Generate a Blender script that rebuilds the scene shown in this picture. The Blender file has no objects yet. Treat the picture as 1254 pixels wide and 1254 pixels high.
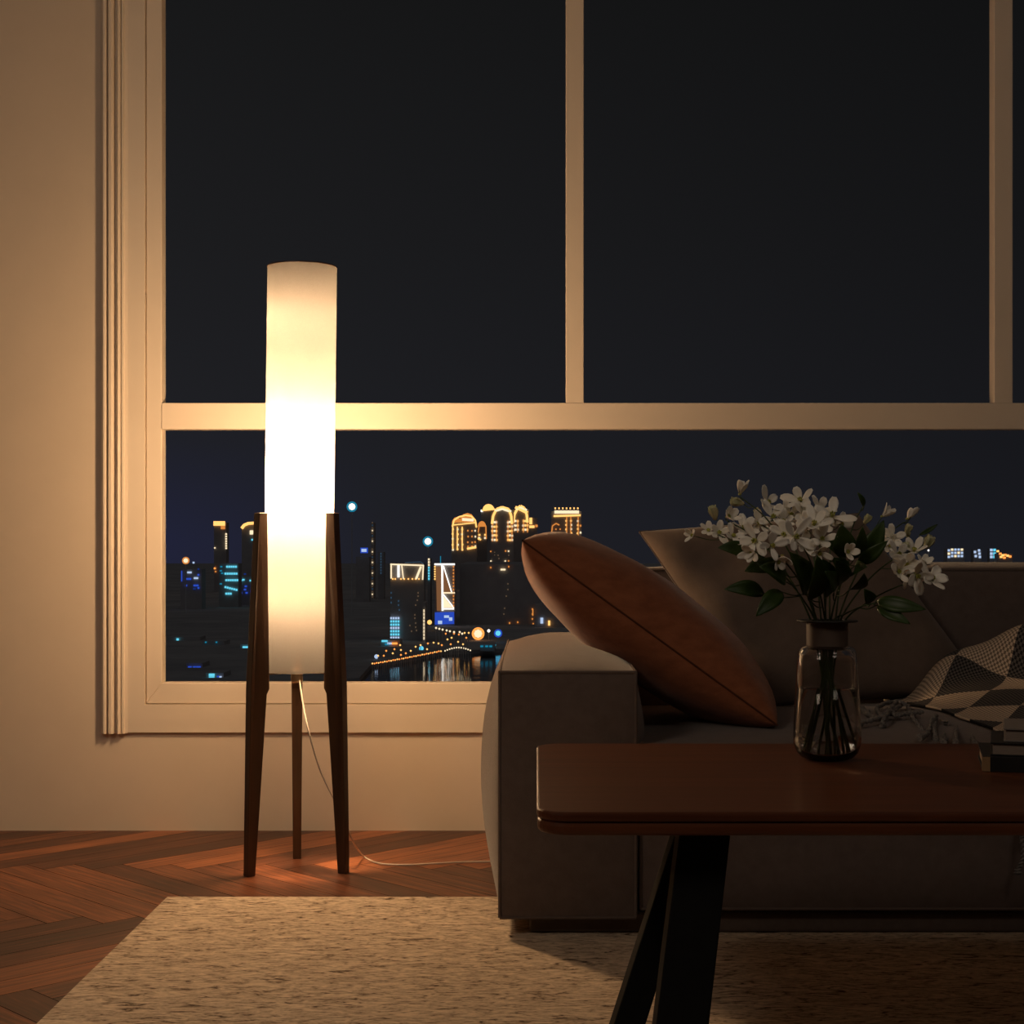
import bpy, bmesh, math, random
from mathutils import Vector, Matrix
random.seed(7)
R = random.random
def U(a, b): return a + (b - a) * R()
SC = bpy.context.scene
COL = SC.collection
F = 1900.0; VX, VY = 657.0, 660.0; EYE = 0.771
def P(px, py, d):
    return Vector(((px - VX) * d / F, d, EYE - (py - VY) * d / F))

# ------------------------------------------------------------------ materials
def nt_new(name):
    m = bpy.data.materials.new(name); m.use_nodes = True
    nt = m.node_tree; nt.nodes.clear()
    out = nt.nodes.new('ShaderNodeOutputMaterial')
    return m, nt, out
class G:
    """tiny node helper"""
    def __init__(s, nt): s.nt = nt
    def n(s, t, **kw):
        nd = s.nt.nodes.new(t)
        for k, v in kw.items():
            if k in nd.inputs: nd.inputs[k].default_value = v
            else: setattr(nd, k, v)
        return nd
    def l(s, a, b): s.nt.links.new(a, b)
def rgba(c): return (c[0], c[1], c[2], 1.0)
def mat(name, col, rough=0.5, spec=0.5, col2=None, nscale=30.0, stretch=(1, 1, 1), bump=0.0, bscale=None,
        metal=0.0, sheen=0.0, coat=0.0, detail=4.0, coords='Object'):
    m, nt, out = nt_new(name); g = G(nt)
    b = g.n('ShaderNodeBsdfPrincipled'); g.l(b.outputs[0], out.inputs[0])
    b.inputs['Base Color'].default_value = rgba(col)
    b.inputs['Roughness'].default_value = rough
    b.inputs['Specular IOR Level'].default_value = spec
    b.inputs['Metallic'].default_value = metal
    b.inputs['Sheen Weight'].default_value = sheen
    b.inputs['Sheen Roughness'].default_value = 0.4
    b.inputs['Coat Weight'].default_value = coat
    tc = g.n('ShaderNodeTexCoord'); mp = g.n('ShaderNodeMapping'); mp.inputs['Scale'].default_value = stretch
    g.l(tc.outputs[coords], mp.inputs[0])
    if col2 is not None:
        no = g.n('ShaderNodeTexNoise', Scale=nscale, Detail=detail, Roughness=0.6)
        g.l(mp.outputs[0], no.inputs[0])
        cr = g.n('ShaderNodeValToRGB')
        cr.color_ramp.elements[0].position = 0.32; cr.color_ramp.elements[0].color = rgba(col)
        cr.color_ramp.elements[1].position = 0.68; cr.color_ramp.elements[1].color = rgba(col2)
        g.l(no.outputs[0], cr.inputs[0]); g.l(cr.outputs[0], b.inputs['Base Color'])
    if bump:
        no = g.n('ShaderNodeTexNoise', Scale=bscale or nscale, Detail=3.0)
        g.l(mp.outputs[0], no.inputs[0])
        bp = g.n('ShaderNodeBump', Strength=bump, Distance=0.002)
        g.l(no.outputs[0], bp.inputs['Height']); g.l(bp.outputs[0], b.inputs['Normal'])
    return m
def emat(name, col, s):
    m, nt, out = nt_new(name); g = G(nt)
    e = g.n('ShaderNodeEmission'); e.inputs[0].default_value = rgba(col); e.inputs[1].default_value = s
    g.l(e.outputs[0], out.inputs[0]); return m

M = {}
M['wall'] = mat('cream_wall_paint', (.70, .585, .465), .75, .25, (.73, .61, .485), 6, bump=.06, bscale=180)
M['frame'] = mat('cream_frame_paint', (.74, .63, .51), .5, .35, (.76, .65, .53), 9)
M['dark_wall'] = mat('dark_plaster', (.10, .085, .075), .85, .2, (.12, .10, .09), 7)
M['ceiling'] = mat('ceiling_paint', (.34, .30, .26), .85, .2, (.36, .32, .28), 7)
M['walnut'] = mat('walnut_leg', (.035, .017, .008), .38, .5, (.085, .040, .018), 22, (1.2, 1.2, .06), bump=.05)
M['sofa'] = mat('taupe_velvet', (.125, .094, .082), .85, .2, (.152, .115, .10), 38, bump=.35, bscale=420, sheen=.4)
M['piping'] = mat('taupe_piping', (.13, .098, .085), .85, .2, (.155, .118, .10), 60)
M['rust'] = mat('rust_velvet', (.235, .078, .034), .85, .2, (.33, .115, .052), 24, (1, 1, 2), bump=.3, bscale=330, sheen=.3)
M['rustseam'] = mat('rust_seam', (.09, .032, .016), .9, .1, (.11, .04, .02), 40)
M['taupe'] = mat('taupe_cushion', (.150, .110, .086), .85, .2, (.180, .132, .104), 26, bump=.3, bscale=330, sheen=.3)
M['black_metal'] = mat('black_powder_coat', (.005, .005, .0055), .8, .12, (.007, .007, .007), 60)
M['black'] = mat('black_cover', (.012, .011, .011), .45, .4, (.018, .017, .016), 50)
M['gold'] = mat('ochre_spine_band', (.25, .15, .07), .6, .3, (.30, .18, .085), 80)
M['grey_cover'] = mat('grey_cover', (.16, .14, .125), .6, .3, (.19, .165, .15), 60)
M['pages'] = mat('page_edges', (.20, .155, .125), .9, .1, (.30, .235, .19), 60, (1, 1, 40))
M['cord'] = mat('pale_cord', (.55, .48, .40), .5, .4, (.6, .52, .44), 60)
M['metal'] = mat('brass_metal', (.42, .33, .22), .35, .5, (.46, .36, .25), 60, metal=.9)
M['stem'] = mat('green_stem', (.030, .055, .018), .55, .3, (.05, .075, .025), 60)
M['leaf'] = mat('dark_green_leaf', (.016, .038, .004), .45, .35, (.032, .064, .008), 50)
M['petal'] = mat('white_petal', (.82, .77, .66), .7, .2, (.88, .85, .76), 45)
M['bud'] = mat('green_bud', (.38, .40, .20), .65, .2, (.55, .52, .34), 50)
M['stamen'] = mat('lime_stamen', (.30, .32, .05), .6, .2, (.42, .40, .10), 80)
M['collar'] = mat('brown_collar', (.115, .08, .062), .5, .4, (.13, .092, .07), 30)
M['land'] = mat('dark_land', (.30, .28, .27), 1, 0, (.42, .39, .36), .05)
M['tower'] = mat('dark_concrete', (.34, .31, .30), .9, .1, (.40, .37, .35), .2)
M['mast'] = mat('mast_steel', (.45, .43, .42), .8, .2, (.5, .48, .46), .5)

def shade_material():
    m, nt, out = nt_new('linen_lampshade'); g = G(nt)
    tc = g.n('ShaderNodeTexCoord')
    no = g.n('ShaderNodeTexNoise', Scale=420.0, Detail=2.0); g.l(tc.outputs['Object'], no.inputs[0])
    cr = g.n('ShaderNodeValToRGB')
    cr.color_ramp.elements[0].color = (.094, .090, .086, 1); cr.color_ramp.elements[1].color = (.112, .108, .103, 1)
    g.l(no.outputs[0], cr.inputs[0])
    d = g.n('ShaderNodeBsdfDiffuse'); t = g.n('ShaderNodeBsdfTranslucent'); tr = g.n('ShaderNodeBsdfTransparent')
    g.l(cr.outputs[0], d.inputs[0]); g.l(cr.outputs[0], t.inputs[0])
    m1 = g.n('ShaderNodeMixShader', Fac=.5); g.l(d.outputs[0], m1.inputs[1]); g.l(t.outputs[0], m1.inputs[2])
    m2 = g.n('ShaderNodeMixShader', Fac=SHADE_OPEN); g.l(m1.outputs[0], m2.inputs[1]); g.l(tr.outputs[0], m2.inputs[2])
    g.l(m2.outputs[0], out.inputs[0]); return m
SHADE_OPEN = .20
M['shade'] = shade_material()

def pane_material():
    m, nt, out = nt_new('anti_glare_glass'); g = G(nt)
    tr = g.n('ShaderNodeBsdfTransparent'); tr.inputs[0].default_value = (.97, .98, .98, 1)
    gl = g.n('ShaderNodeBsdfGlossy'); gl.inputs['Roughness'].default_value = .06
    mx = g.n('ShaderNodeMixShader', Fac=.000003)
    g.l(tr.outputs[0], mx.inputs[1]); g.l(gl.outputs[0], mx.inputs[2]); g.l(mx.outputs[0], out.inputs[0]); return m
M['pane'] = pane_material()

def glass_material(name, ior, col):
    m, nt, out = nt_new(name); g = G(nt)
    b = g.n('ShaderNodeBsdfGlass'); b.inputs['IOR'].default_value = ior; b.inputs[0].default_value = rgba(col)
    b.inputs['Roughness'].default_value = 0.0
    g.l(b.outputs[0], out.inputs[0]); return m
M['glass'] = glass_material('clear_glass', 1.45, (.96, .95, .94))
M['water'] = glass_material('water', 1.33, (.97, .97, .96))

def floor_material():
    m, nt, out = nt_new('herringbone_walnut'); g = G(nt)
    b = g.n('ShaderNodeBsdfPrincipled'); g.l(b.outputs[0], out.inputs[0])
    at = g.n('ShaderNodeAttribute', attribute_name='plank')
    uv = g.n('ShaderNodeUVMap'); uv.uv_map = 'UVMap'
    mp = g.n('ShaderNodeMapping'); mp.inputs['Scale'].default_value = (3.0, 60.0, 1)
    g.l(uv.outputs[0], mp.inputs[0])
    no = g.n('ShaderNodeTexNoise', Scale=1.6, Detail=6.0, Roughness=.65, Distortion=.6); g.l(mp.outputs[0], no.inputs[0])
    ad = g.n('ShaderNodeMath', operation='MULTIPLY_ADD'); ad.inputs[1].default_value = .40
    g.l(at.outputs['Fac'], ad.inputs[0]); g.l(no.outputs[0], ad.inputs[2])
    cr = g.n('ShaderNodeValToRGB'); e = cr.color_ramp.elements
    e[0].position = .36; e[0].color = (.012, .0042, .0022, 1)
    e[1].position = .98; e[1].color = (.34, .110, .040, 1)
    x = e.new(.66); x.color = (.088, .026, .0105, 1)
    g.l(ad.outputs[0], cr.inputs[0]); g.l(cr.outputs[0], b.inputs['Base Color'])
    b.inputs['Roughness'].default_value = .38; b.inputs['Specular IOR Level'].default_value = .4
    bp = g.n('ShaderNodeBump', Strength=.12, Distance=.001); g.l(no.outputs[0], bp.inputs['Height']); g.l(bp.outputs[0], b.inputs['Normal'])
    return m
M['floor'] = floor_material()
M['gap'] = mat('dark_seam', (.012, .006, .004), .9, .1)

def rug_material():
    m, nt, out = nt_new('woven_jute'); g = G(nt)
    b = g.n('ShaderNodeBsdfPrincipled'); g.l(b.outputs[0], out.inputs[0])
    tc = g.n('ShaderNodeTexCoord')
    mp = g.n('ShaderNodeMapping'); mp.inputs['Scale'].default_value = (13, 40, 1); g.l(tc.outputs['Object'], mp.inputs[0])
    n1 = g.n('ShaderNodeTexNoise', Scale=1.6, Detail=3.0, Roughness=.55, Distortion=1.8); g.l(mp.outputs[0], n1.inputs[0])
    mp2 = g.n('ShaderNodeMapping'); mp2.inputs['Scale'].default_value = (130, 230, 1); g.l(tc.outputs['Object'], mp2.inputs[0])
    n2 = g.n('ShaderNodeTexNoise', Scale=1.0, Detail=2.0); g.l(mp2.outputs[0], n2.inputs[0])
    mx = g.n('ShaderNodeMath', operation='MULTIPLY_ADD'); mx.inputs[1].default_value = .30
    g.l(n2.outputs[0], mx.inputs[0]); g.l(n1.outputs[0], mx.inputs[2])
    cr = g.n('ShaderNodeValToRGB'); e = cr.color_ramp.elements
    e[0].position = .46; e[0].color = (.12, .080, .055, 1)
    e[1].position = .80; e[1].color = (.82, .66, .48, 1)
    x = e.new(.58); x.color = (.52, .395, .28, 1)
    g.l(mx.outputs[0], cr.inputs[0]); g.l(cr.outputs[0], b.inputs['Base Color'])
    b.inputs['Roughness'].default_value = .95; b.inputs['Specular IOR Level'].default_value = .1
    bp = g.n('ShaderNodeBump', Strength=.55, Distance=.004); g.l(mx.outputs[0], bp.inputs['Height']); g.l(bp.outputs[0], b.inputs['Normal'])
    return m
M['rug'] = rug_material()

def table_material():
    m, nt, out = nt_new('mahogany_table'); g = G(nt)
    b = g.n('ShaderNodeBsdfPrincipled'); g.l(b.outputs[0], out.inputs[0])
    tc = g.n('ShaderNodeTexCoord'); mp = g.n('ShaderNodeMapping'); mp.inputs['Scale'].default_value = (2.0, 34, 34)
    g.l(tc.outputs['Object'], mp.inputs[0])
    no = g.n('ShaderNodeTexNoise', Scale=1.3, Detail=6.0, Roughness=.6, Distortion=.8); g.l(mp.outputs[0], no.inputs[0])
    cr = g.n('ShaderNodeValToRGB'); e = cr.color_ramp.elements
    e[0].position = .3; e[0].color = (.072, .020, .0072, 1); e[1].position = .75; e[1].color = (.132, .042, .016, 1)
    g.l(no.outputs[0], cr.inputs[0]); g.l(cr.outputs[0], b.inputs['Base Color'])
    b.inputs['Roughness'].default_value = .42; b.inputs['Specular IOR Level'].default_value = .25; b.inputs['Coat Weight'].default_value = .08; b.inputs['Coat Roughness'].default_value = .15
    return m
M['table'] = table_material()

def blanket_material():
    m, nt, out = nt_new('diamond_weave'); g = G(nt)
    b = g.n('ShaderNodeBsdfPrincipled'); g.l(b.outputs[0], out.inputs[0])
    uv = g.n('ShaderNodeUVMap'); uv.uv_map = 'UVMap'
    mp = g.n('ShaderNodeMapping'); mp.inputs['Rotation'].default_value = (0, 0, math.radians(45))
    mp.inputs['Location'].default_value = (.03, .02, 0)
    g.l(uv.outputs[0], mp.inputs[0])
    ck = g.n('ShaderNodeTexChecker', Scale=9.0); g.l(mp.outputs[0], ck.inputs[0])
    ck.inputs[1].default_value = (0, 0, 0, 1); ck.inputs[2].default_value = (1, 1, 1, 1)
    mp2 = g.n('ShaderNodeMapping'); mp2.inputs['Rotation'].default_value = (0, 0, math.radians(45)); g.l(uv.outputs[0], mp2.inputs[0])
    wv = g.n('ShaderNodeTexChecker', Scale=220.0); g.l(mp2.outputs[0], wv.inputs[0])
    wv.inputs[1].default_value = (0, 0, 0, 1); wv.inputs[2].default_value = (1, 1, 1, 1)
    a = g.n('ShaderNodeMix', data_type='RGBA'); a.inputs[6].default_value = (.022, .021, .022, 1); a.inputs[7].default_value = (.115, .105, .098, 1)
    c = g.n('ShaderNodeMix', data_type='RGBA'); c.inputs[6].default_value = (.62, .50, .375, 1); c.inputs[7].default_value = (.20, .155, .12, 1)
    g.l(wv.outputs[0], a.inputs[0]); g.l(wv.outputs[0], c.inputs[0])
    x = g.n('ShaderNodeMix', data_type='RGBA'); g.l(ck.outputs[0], x.inputs[0]); g.l(a.outputs[2], x.inputs[6]); g.l(c.outputs[2], x.inputs[7])
    g.l(x.outputs[2], b.inputs['Base Color'])
    b.inputs['Roughness'].default_value = .95; b.inputs['Specular IOR Level'].default_value = .1
    bp = g.n('ShaderNodeBump', Strength=.5, Distance=.002); g.l(wv.outputs[0], bp.inputs['Height']); g.l(bp.outputs[0], b.inputs['Normal'])
    return m
M['blanket'] = blanket_material()
M['tassel'] = mat('charcoal_yarn', (.11, .10, .092), .95, .1, (.30, .27, .245), 300, bump=.4, bscale=300)

# ------------------------------------------------------------------ mesh tools
class MB:
    def __init__(s): s.v = []; s.f = []; s.mi = []; s.sm = []
    def add(s, vs, fs, mi=0, smooth=False):
        o = len(s.v); s.v += [Vector(v) for v in vs]
        for f in fs: s.f.append([i + o for i in f]); s.mi.append(mi); s.sm.append(smooth)
    def box(s, x0, x1, y0, y1, z0, z1, mi=0):
        vs = [(x, y, z) for z in (z0, z1) for y in (y0, y1) for x in (x0, x1)]
        s.add(vs, [(0, 2, 3, 1), (4, 5, 7, 6), (0, 1, 5, 4), (2, 6, 7, 3), (0, 4, 6, 2), (1, 3, 7, 5)], mi); return s
    def prism(s, poly, ax, a0, a1, mi=0):
        """poly in the plane normal to axis ax, extruded a0..a1"""
        n = len(poly)
        def mk(p, a):
            return {'x': (a, p[0], p[1]), 'y': (p[0], a, p[1]), 'z': (p[0], p[1], a)}[ax]
        vs = [mk(p, a0) for p in poly] + [mk(p, a1) for p in poly]
        fs = [tuple(range(n)), tuple(range(2 * n - 1, n - 1, -1))] + [(i, (i + 1) % n, n + (i + 1) % n, n + i) for i in range(n)]
        s.add(vs, fs, mi); return s
    def lathe(s, prof, c=(0, 0, 0), n=40, mi=0, closed=False, smooth=True):
        vs = []; fs = []
        for r, z in prof:
            for k in range(n):
                a = 2 * math.pi * k / n; vs.append((c[0] + r * math.cos(a), c[1] + r * math.sin(a), c[2] + z))
        m = len(prof)
        for i in range(m if closed else m - 1):
            j = (i + 1) % m
            for k in range(n):
                fs.append((i * n + k, i * n + (k + 1) % n, j * n + (k + 1) % n, j * n + k))
        s.add(vs, fs, mi, smooth); return s
    def tube(s, pts, r, n=8, mi=0, cap=True, twist=None):
        pts = [Vector(p) for p in pts]; vs = []; fs = []
        rr = r if callable(r) else (lambda t: r)
        up = Vector((0, 0, 1)); t0 = (pts[1] - pts[0]).normalized()
        if abs(t0.dot(up)) > .9: up = Vector((1, 0, 0))
        a = t0.cross(up).normalized()
        m = len(pts)
        for i, p in enumerate(pts):
            t = (pts[min(i + 1, m - 1)] - pts[max(i - 1, 0)]).normalized()
            a = (a - t * a.dot(t)).normalized(); b = t.cross(a)
            q = rr(i / (m - 1))
            for k in range(n):
                an = 2 * math.pi * k / n + (twist(i / (m - 1)) if twist else 0)
                qq = q * (1 + (.22 * math.cos(2 * 2 * math.pi * k / n) if twist else 0))
                vs.append(p + (a * math.cos(an) + b * math.sin(an)) * qq)
        for i in range(m - 1):
            for k in range(n):
                fs.append((i * n + k, i * n + (k + 1) % n, (i + 1) * n + (k + 1) % n, (i + 1) * n + k))
        if cap: fs += [tuple(range(n - 1, -1, -1)), tuple(range((m - 1) * n, m * n))]
        s.add(vs, fs, mi, True); return s
    def build(s, name, mats, parent=None, bevel=0, smooth=None, sub=0, solid=0, angle=35):
        me = bpy.data.meshes.new(name); me.from_pydata([tuple(v) for v in s.v], [], s.f)
        for m in (mats if isinstance(mats, (list, tuple)) else [mats]): me.materials.append(m)
        for p, mi, sm in zip(me.polygons, s.mi, s.sm): p.material_index = mi; p.use_smooth = sm if smooth is None else smooth
        bm = bmesh.new(); bm.from_mesh(me); bmesh.ops.recalc_face_normals(bm, faces=bm.faces); bm.to_mesh(me); bm.free()
        me.update()
        try:
            if any(p.use_smooth for p in me.polygons): me.set_sharp_from_angle(angle=math.radians(angle))
        except Exception: pass
        o = bpy.data.objects.new(name, me); COL.objects.link(o)
        if parent: par(o, parent)
        if bevel:
            b = o.modifiers.new('bevel', 'BEVEL'); b.width = bevel; b.segments = 3; b.limit_method = 'ANGLE'
        if solid:
            q = o.modifiers.new('solid', 'SOLIDIFY'); q.thickness = solid; q.offset = 0
        if sub:
            q = o.modifiers.new('sub', 'SUBSURF'); q.levels = q.render_levels = sub
        return o
def par(o, p):
    """parent keeping the world position (roots are unrotated, unscaled)"""
    q = Vector((0, 0, 0)); r = p
    while r: q = q + r.location; r = r.parent
    o.parent = p
    if o.type == 'MESH' and not o.get('_local'):
        o.location = o.location - q
def tag(o, label, cat, group=None, kind=None):
    o['label'] = label; o['category'] = cat
    if group: o['group'] = group
    if kind: o['kind'] = kind
    return o
def thing(name, loc, label, cat, group=None):
    o = bpy.data.objects.new(name, None); COL.objects.link(o); o.location = loc; o.empty_display_size = .05
    return tag(o, label, cat, group)
def struct(o): o['kind'] = 'structure'; return o
def bez(ps, n=12):
    """Catmull-Rom through points"""
    ps = [Vector(p) for p in ps]; out = []
    q = [ps[0] * 2 - ps[1]] + ps + [ps[-1] * 2 - ps[-2]]
    for i in range(1, len(q) - 2):
        a, b, c, d = q[i - 1:i + 3]
        for k in range(n):
            t = k / n
            out.append(.5 * ((2 * b) + (c - a) * t + (2 * a - 5 * b + 4 * c - d) * t * t + (3 * b - a - 3 * c + d) * t ** 3))
    out.append(ps[-1]); return out

# ------------------------------------------------------------------ the room
WY = 4.10                                   # inner face of the window wall
XL, XR, YF, ZC = -2.3, 3.2, -1.6, 2.95
def wx(px, d=WY): return (px - VX) * d / F
def wz(py, d=WY): return EYE - (py - VY) * d / F

def build_floor():
    L, w = .72, .08; n = 6
    bm = bmesh.new(); uvl = bm.loops.layers.uv.new('UVMap'); fa = bm.loops.layers.float.new('plank')
    gp = .0009; c = math.cos(-math.pi / 4); s = math.sin(-math.pi / 4)
    def rect(x0, y0, x1, y1, along_x):
        co = [(x0 + gp, y0 + gp), (x1 - gp, y0 + gp), (x1 - gp, y1 - gp), (x0 + gp, y1 - gp)]
        w2 = [(x * c - y * s - .02, x * s + y * c + 3.62) for x, y in co]
        if all(p[0] < XL or p[0] > XR for p in w2) or all(p[1] < YF or p[1] > WY for p in w2): return
        vs = [bm.verts.new((p[0], p[1], 0)) for p in w2]; f = bm.faces.new(vs)
        v = R(); ou, ov = U(0, 40), U(0, 40)
        for lp, p in zip(f.loops, co):
            a, b = (p[0] - x0, p[1] - y0) if along_x else (p[1] - y0, p[0] - x0)
            lp[uvl].uv = (a + ou, b + ov); lp[fa] = v
    for i in range(-92, 93):
        for k in range(-8, 9):
            ox = 2 * L * k
            rect(i * w + ox, i * w, i * w + L + ox, (i + 1) * w, True)
            rect(i * w + ox, (i + 1) * w, (i + 1) * w + ox, (i + 1) * w + L, False)
    for co, no in (((XL, 0, 0), (-1, 0, 0)), ((XR, 0, 0), (1, 0, 0)), ((0, YF, 0), (0, -1, 0)), ((0, WY, 0), (0, 1, 0))):
        bmesh.ops.bisect_plane(bm, geom=bm.verts[:] + bm.edges[:] + bm.faces[:], plane_co=co, plane_no=no, clear_outer=True)
    # the dark bed the planks lie on
    vs = [bm.verts.new(p) for p in ((XL, YF, -.002), (XR, YF, -.002), (XR, WY, -.002), (XL, WY, -.002))]
    f = bm.faces.new(vs); f.material_index = 1
    vs = [bm.verts.new(p) for p in ((XL, YF, -.06), (XL, WY, -.06), (XR, WY, -.06), (XR, YF, -.06))]
    f = bm.faces.new(vs); f.material_index = 1
    bmesh.ops.recalc_face_normals(bm, faces=bm.faces)
    for f in bm.faces:
        if f.normal.z < 0 and f.calc_center_median().z > -.01: f.normal_flip()
    me = bpy.data.meshes.new('floor'); bm.to_mesh(me); bm.free()
    me.materials.append(M['floor']); me.materials.append(M['gap'])
    o = bpy.data.objects.new('floor', me); COL.objects.link(o); struct(o)
build_floor()

OX0, OX1 = wx(179), wx(1760)                # window opening
OZ0, OZ1 = wz(862), 2.62
b = MB()
b.box(XL, OX0, WY, WY + .2, 0, ZC).box(OX1, XR, WY, WY + .2, 0, ZC).box(OX0, OX1, WY, WY + .2, 0, OZ0).box(OX0, OX1, WY, WY + .2, OZ1, ZC)
struct(b.build('wall_back', M['wall']))
struct(MB().box(XL - .15, XL, YF, WY + .2, 0, ZC).build('wall_left', M['dark_wall']))
struct(MB().box(XR, XR + .15, YF, WY + .2, 0, ZC).build('wall_right', M['dark_wall']))
struct(MB().box(XL, XR, YF - .15, YF, 0, ZC).build('wall_front', M['dark_wall']))
struct(MB().box(XL - .15, XR + .15, YF - .15, WY + .2, ZC, ZC + .15).build('ceiling', M['ceiling']))

# window: sash frame, transom, mullions, panes
win = bpy.data.objects.new('window_1', None); COL.objects.link(win); win.location = (OX0, WY, OZ0); struct(win)
FI = wx(198.5); FZ = wz(836); FR = wx(1742); FT = OZ1 - .045
YB = WY + .022
def frame_ring(x0, x1, z0, z1, xi0, xi1, zi0, zi1, y0, y1):
    m = MB()
    o = [(x0, z0), (x1, z0), (x1, z1), (x0, z1)]; i = [(xi0, zi0), (xi1, zi0), (xi1, zi1), (xi0, zi1)]
    for k in range(4):
        j = (k + 1) % 4
        vs = [(p[0], y, p[1]) for y in (y0, y1) for p in (o[k], o[j], i[j], i[k])]
        m.add(vs, [(0, 1, 2, 3), (7, 6, 5, 4), (0, 4, 5, 1), (1, 5, 6, 2), (2, 6, 7, 3), (3, 7, 4, 0)])
    return m
frame_ring(OX0 + .0012, OX1 - .0012, OZ0 + .0012, OZ1 - .0012, FI, FR, FZ, FT, WY - .004, YB + .02).build('sash_frame', M['frame'], win, bevel=.0022)
# flat casing board around the sash
frame_ring(wx(157), OX1 + .05, wz(896.5), OZ1 + .08, OX0 - .0012, OX1 + .001, OZ0 - .0012, OZ1 + .001, WY - .010, WY - .0005).build('casing', M['frame'], win)
TZ0, TZ1 = wz(526), wz(493.5)
MB().box(FI - .001, FR + .001, WY - .006, YB + .02, TZ0, TZ1).build('transom', M['frame'], win, bevel=.003)
for a, c in ((693, 715), (1217, 1240)):
    MB().box(wx(a), wx(c), WY - .003, YB + .02, TZ1 - .001, FT + .001).build('mullion', M['frame'], win, bevel=.0022)
for a, c in ((198.5, 693), (715, 1217), (1240, 1742)):
    MB().box(wx(a) - .004, wx(c) + .004, YB, YB + .006, TZ1 - .004, FT + .004).build('pane', M['pane'], win)
MB().box(FI - .004, FR + .004, YB, YB + .006, FZ - .004, TZ0 + .004).build('pane', M['pane'], win)
# fluted moulding beside the window
prof = [(124.5, 0), (124.5, .008), (127, .016), (129, .021), (131, .021), (132.6, .016), (133.2, .009), (134, .016), (136, .023), (139, .023), (141, .017), (142, .007), (144, .007),
        (144.8, .017), (147, .023), (149.4, .020), (150.2, .011), (151, .018), (153.3, .018), (154.2, .012), (157.3, .011), (157.3, 0)]
MB().prism([(wx(p) , WY - q) for p, q in prof], 'z', wz(897.5), OZ1 + .1).build('trim_1', M['frame'])
struct(bpy.data.objects['trim_1'])

# ------------------------------------------------------------------ rug
RX0, RY1 = -.788, 3.307
ru = MB(); nx, ny = 120, 120
b = MB().box(RX0, 2.3, .55, RY1, .0005, .009)
rug = b.build('rug', M['rug'], bevel=.003)
tag(rug, 'beige woven jute rug on the herringbone floor under sofa and table', 'rug')

# ------------------------------------------------------------------ floor lamp
LX, LY = -.5600, 3.625
lamp = thing('floor_lamp', (LX, LY, 0), 'tall glowing cylinder floor lamp on three tapered walnut legs', 'lamp')
SR, S0, S1 = .0805, .462, 1.405
sh = MB().lathe([(SR - .0008, S0), (SR, S1)], (0, 0, 0), 64)
tilt = .0035
for v in sh.v: v.x += .0020 + (v.z - .46) * .0115 + LX; v.y += LY
shade = sh.build('shade', M['shade'], lamp, smooth=True)
def ring(name, z, r, h, m):
    q = MB().lathe([(r - .002, z), (r + .0008, z), (r + .0008, z + h), (r - .002, z + h)], (0, 0, 0), 64, closed=True, smooth=False)
    for v in q.v: v.x += .0020 + (v.z - .46) * .0115 + LX; v.y += LY
    o = q.build(name, m, lamp); return o
o = ring('shade_rim', S1 - .001, SR, .003, M['walnut']); o['label'] = 'thin dark rim around the top of the shade'
# socket, carrier arms and the tube lamp inside
MB().lathe([(.001, .436), (.010, .436), (.014, .440), (.014, .464), (.001, .464)], (LX, LY, 0), 20).build('socket', M['metal'], lamp)
q = MB()
for az in (98.5, 218.5, 338.5):
    a = math.radians(az); d = Vector((math.cos(a), math.sin(a), 0)); t = Vector((-d.y, d.x, 0))
    c0 = Vector((LX, LY, .458))
    vs = []
    for z in (0, .006):
        for p in (d * .012 - t * .005, d * .089 - t * .005, d * .089 + t * .005, d * .012 + t * .005): vs.append(c0 + p + Vector((0, 0, z)))
    q.add(vs, [(3, 2, 1, 0), (4, 5, 6, 7), (0, 1, 5, 4), (1, 2, 6, 5), (2, 3, 7, 6), (3, 0, 4, 7)])
q.build('carrier_bracket', M['walnut'], lamp)
def leg(az):
    a = math.radians(az); d = Vector((math.cos(a), math.sin(a), 0)); t = Vector((-d.y, d.x, 0)); th = .013
    ou = [(.105, .831), (.126, .428), (.134, .0)]
    inn = [(.113, .0), (.0850, .414), (.0785, .426), (.0835, .831)]
    poly = ou + inn; m = MB(); vs = []
    for sgn in (-1, 1):
        for r, z in poly:
            k = th * (1 if z > .4 else .75 + .25 * z / .4)
            vs.append(Vector((LX, LY, z)) + d * r + t * (sgn * k))
    n = len(poly)
    m.add(vs, [tuple(range(n)), tuple(range(2 * n - 1, n - 1, -1))] + [(i, (i + 1) % n, n + (i + 1) % n, n + i) for i in range(n)])
    return m.build('leg', M['walnut'], lamp, bevel=.0018)
for az in (218.5, 338.5, 98.5): leg(az)
def point(name, z, w, rad=.045):
    l = bpy.data.lights.new(name, 'POINT'); l.energy = w; l.color = (1, .63, .33); l.shadow_soft_size = rad
    o = bpy.data.objects.new(name, l); COL.objects.link(o); o.parent = lamp; o.location = (0, 0, z)
zb = wz(575, LY)
LP = 8.2
for z, w in ((zb, 9.6), (zb + .12, 1.3), (zb - .12, 1.3), (zb + .23, .5), (zb + .35, .9), (zb - .21, .35), (zb - .30, .85)): point('bulb_light', z, w * LP)
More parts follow.
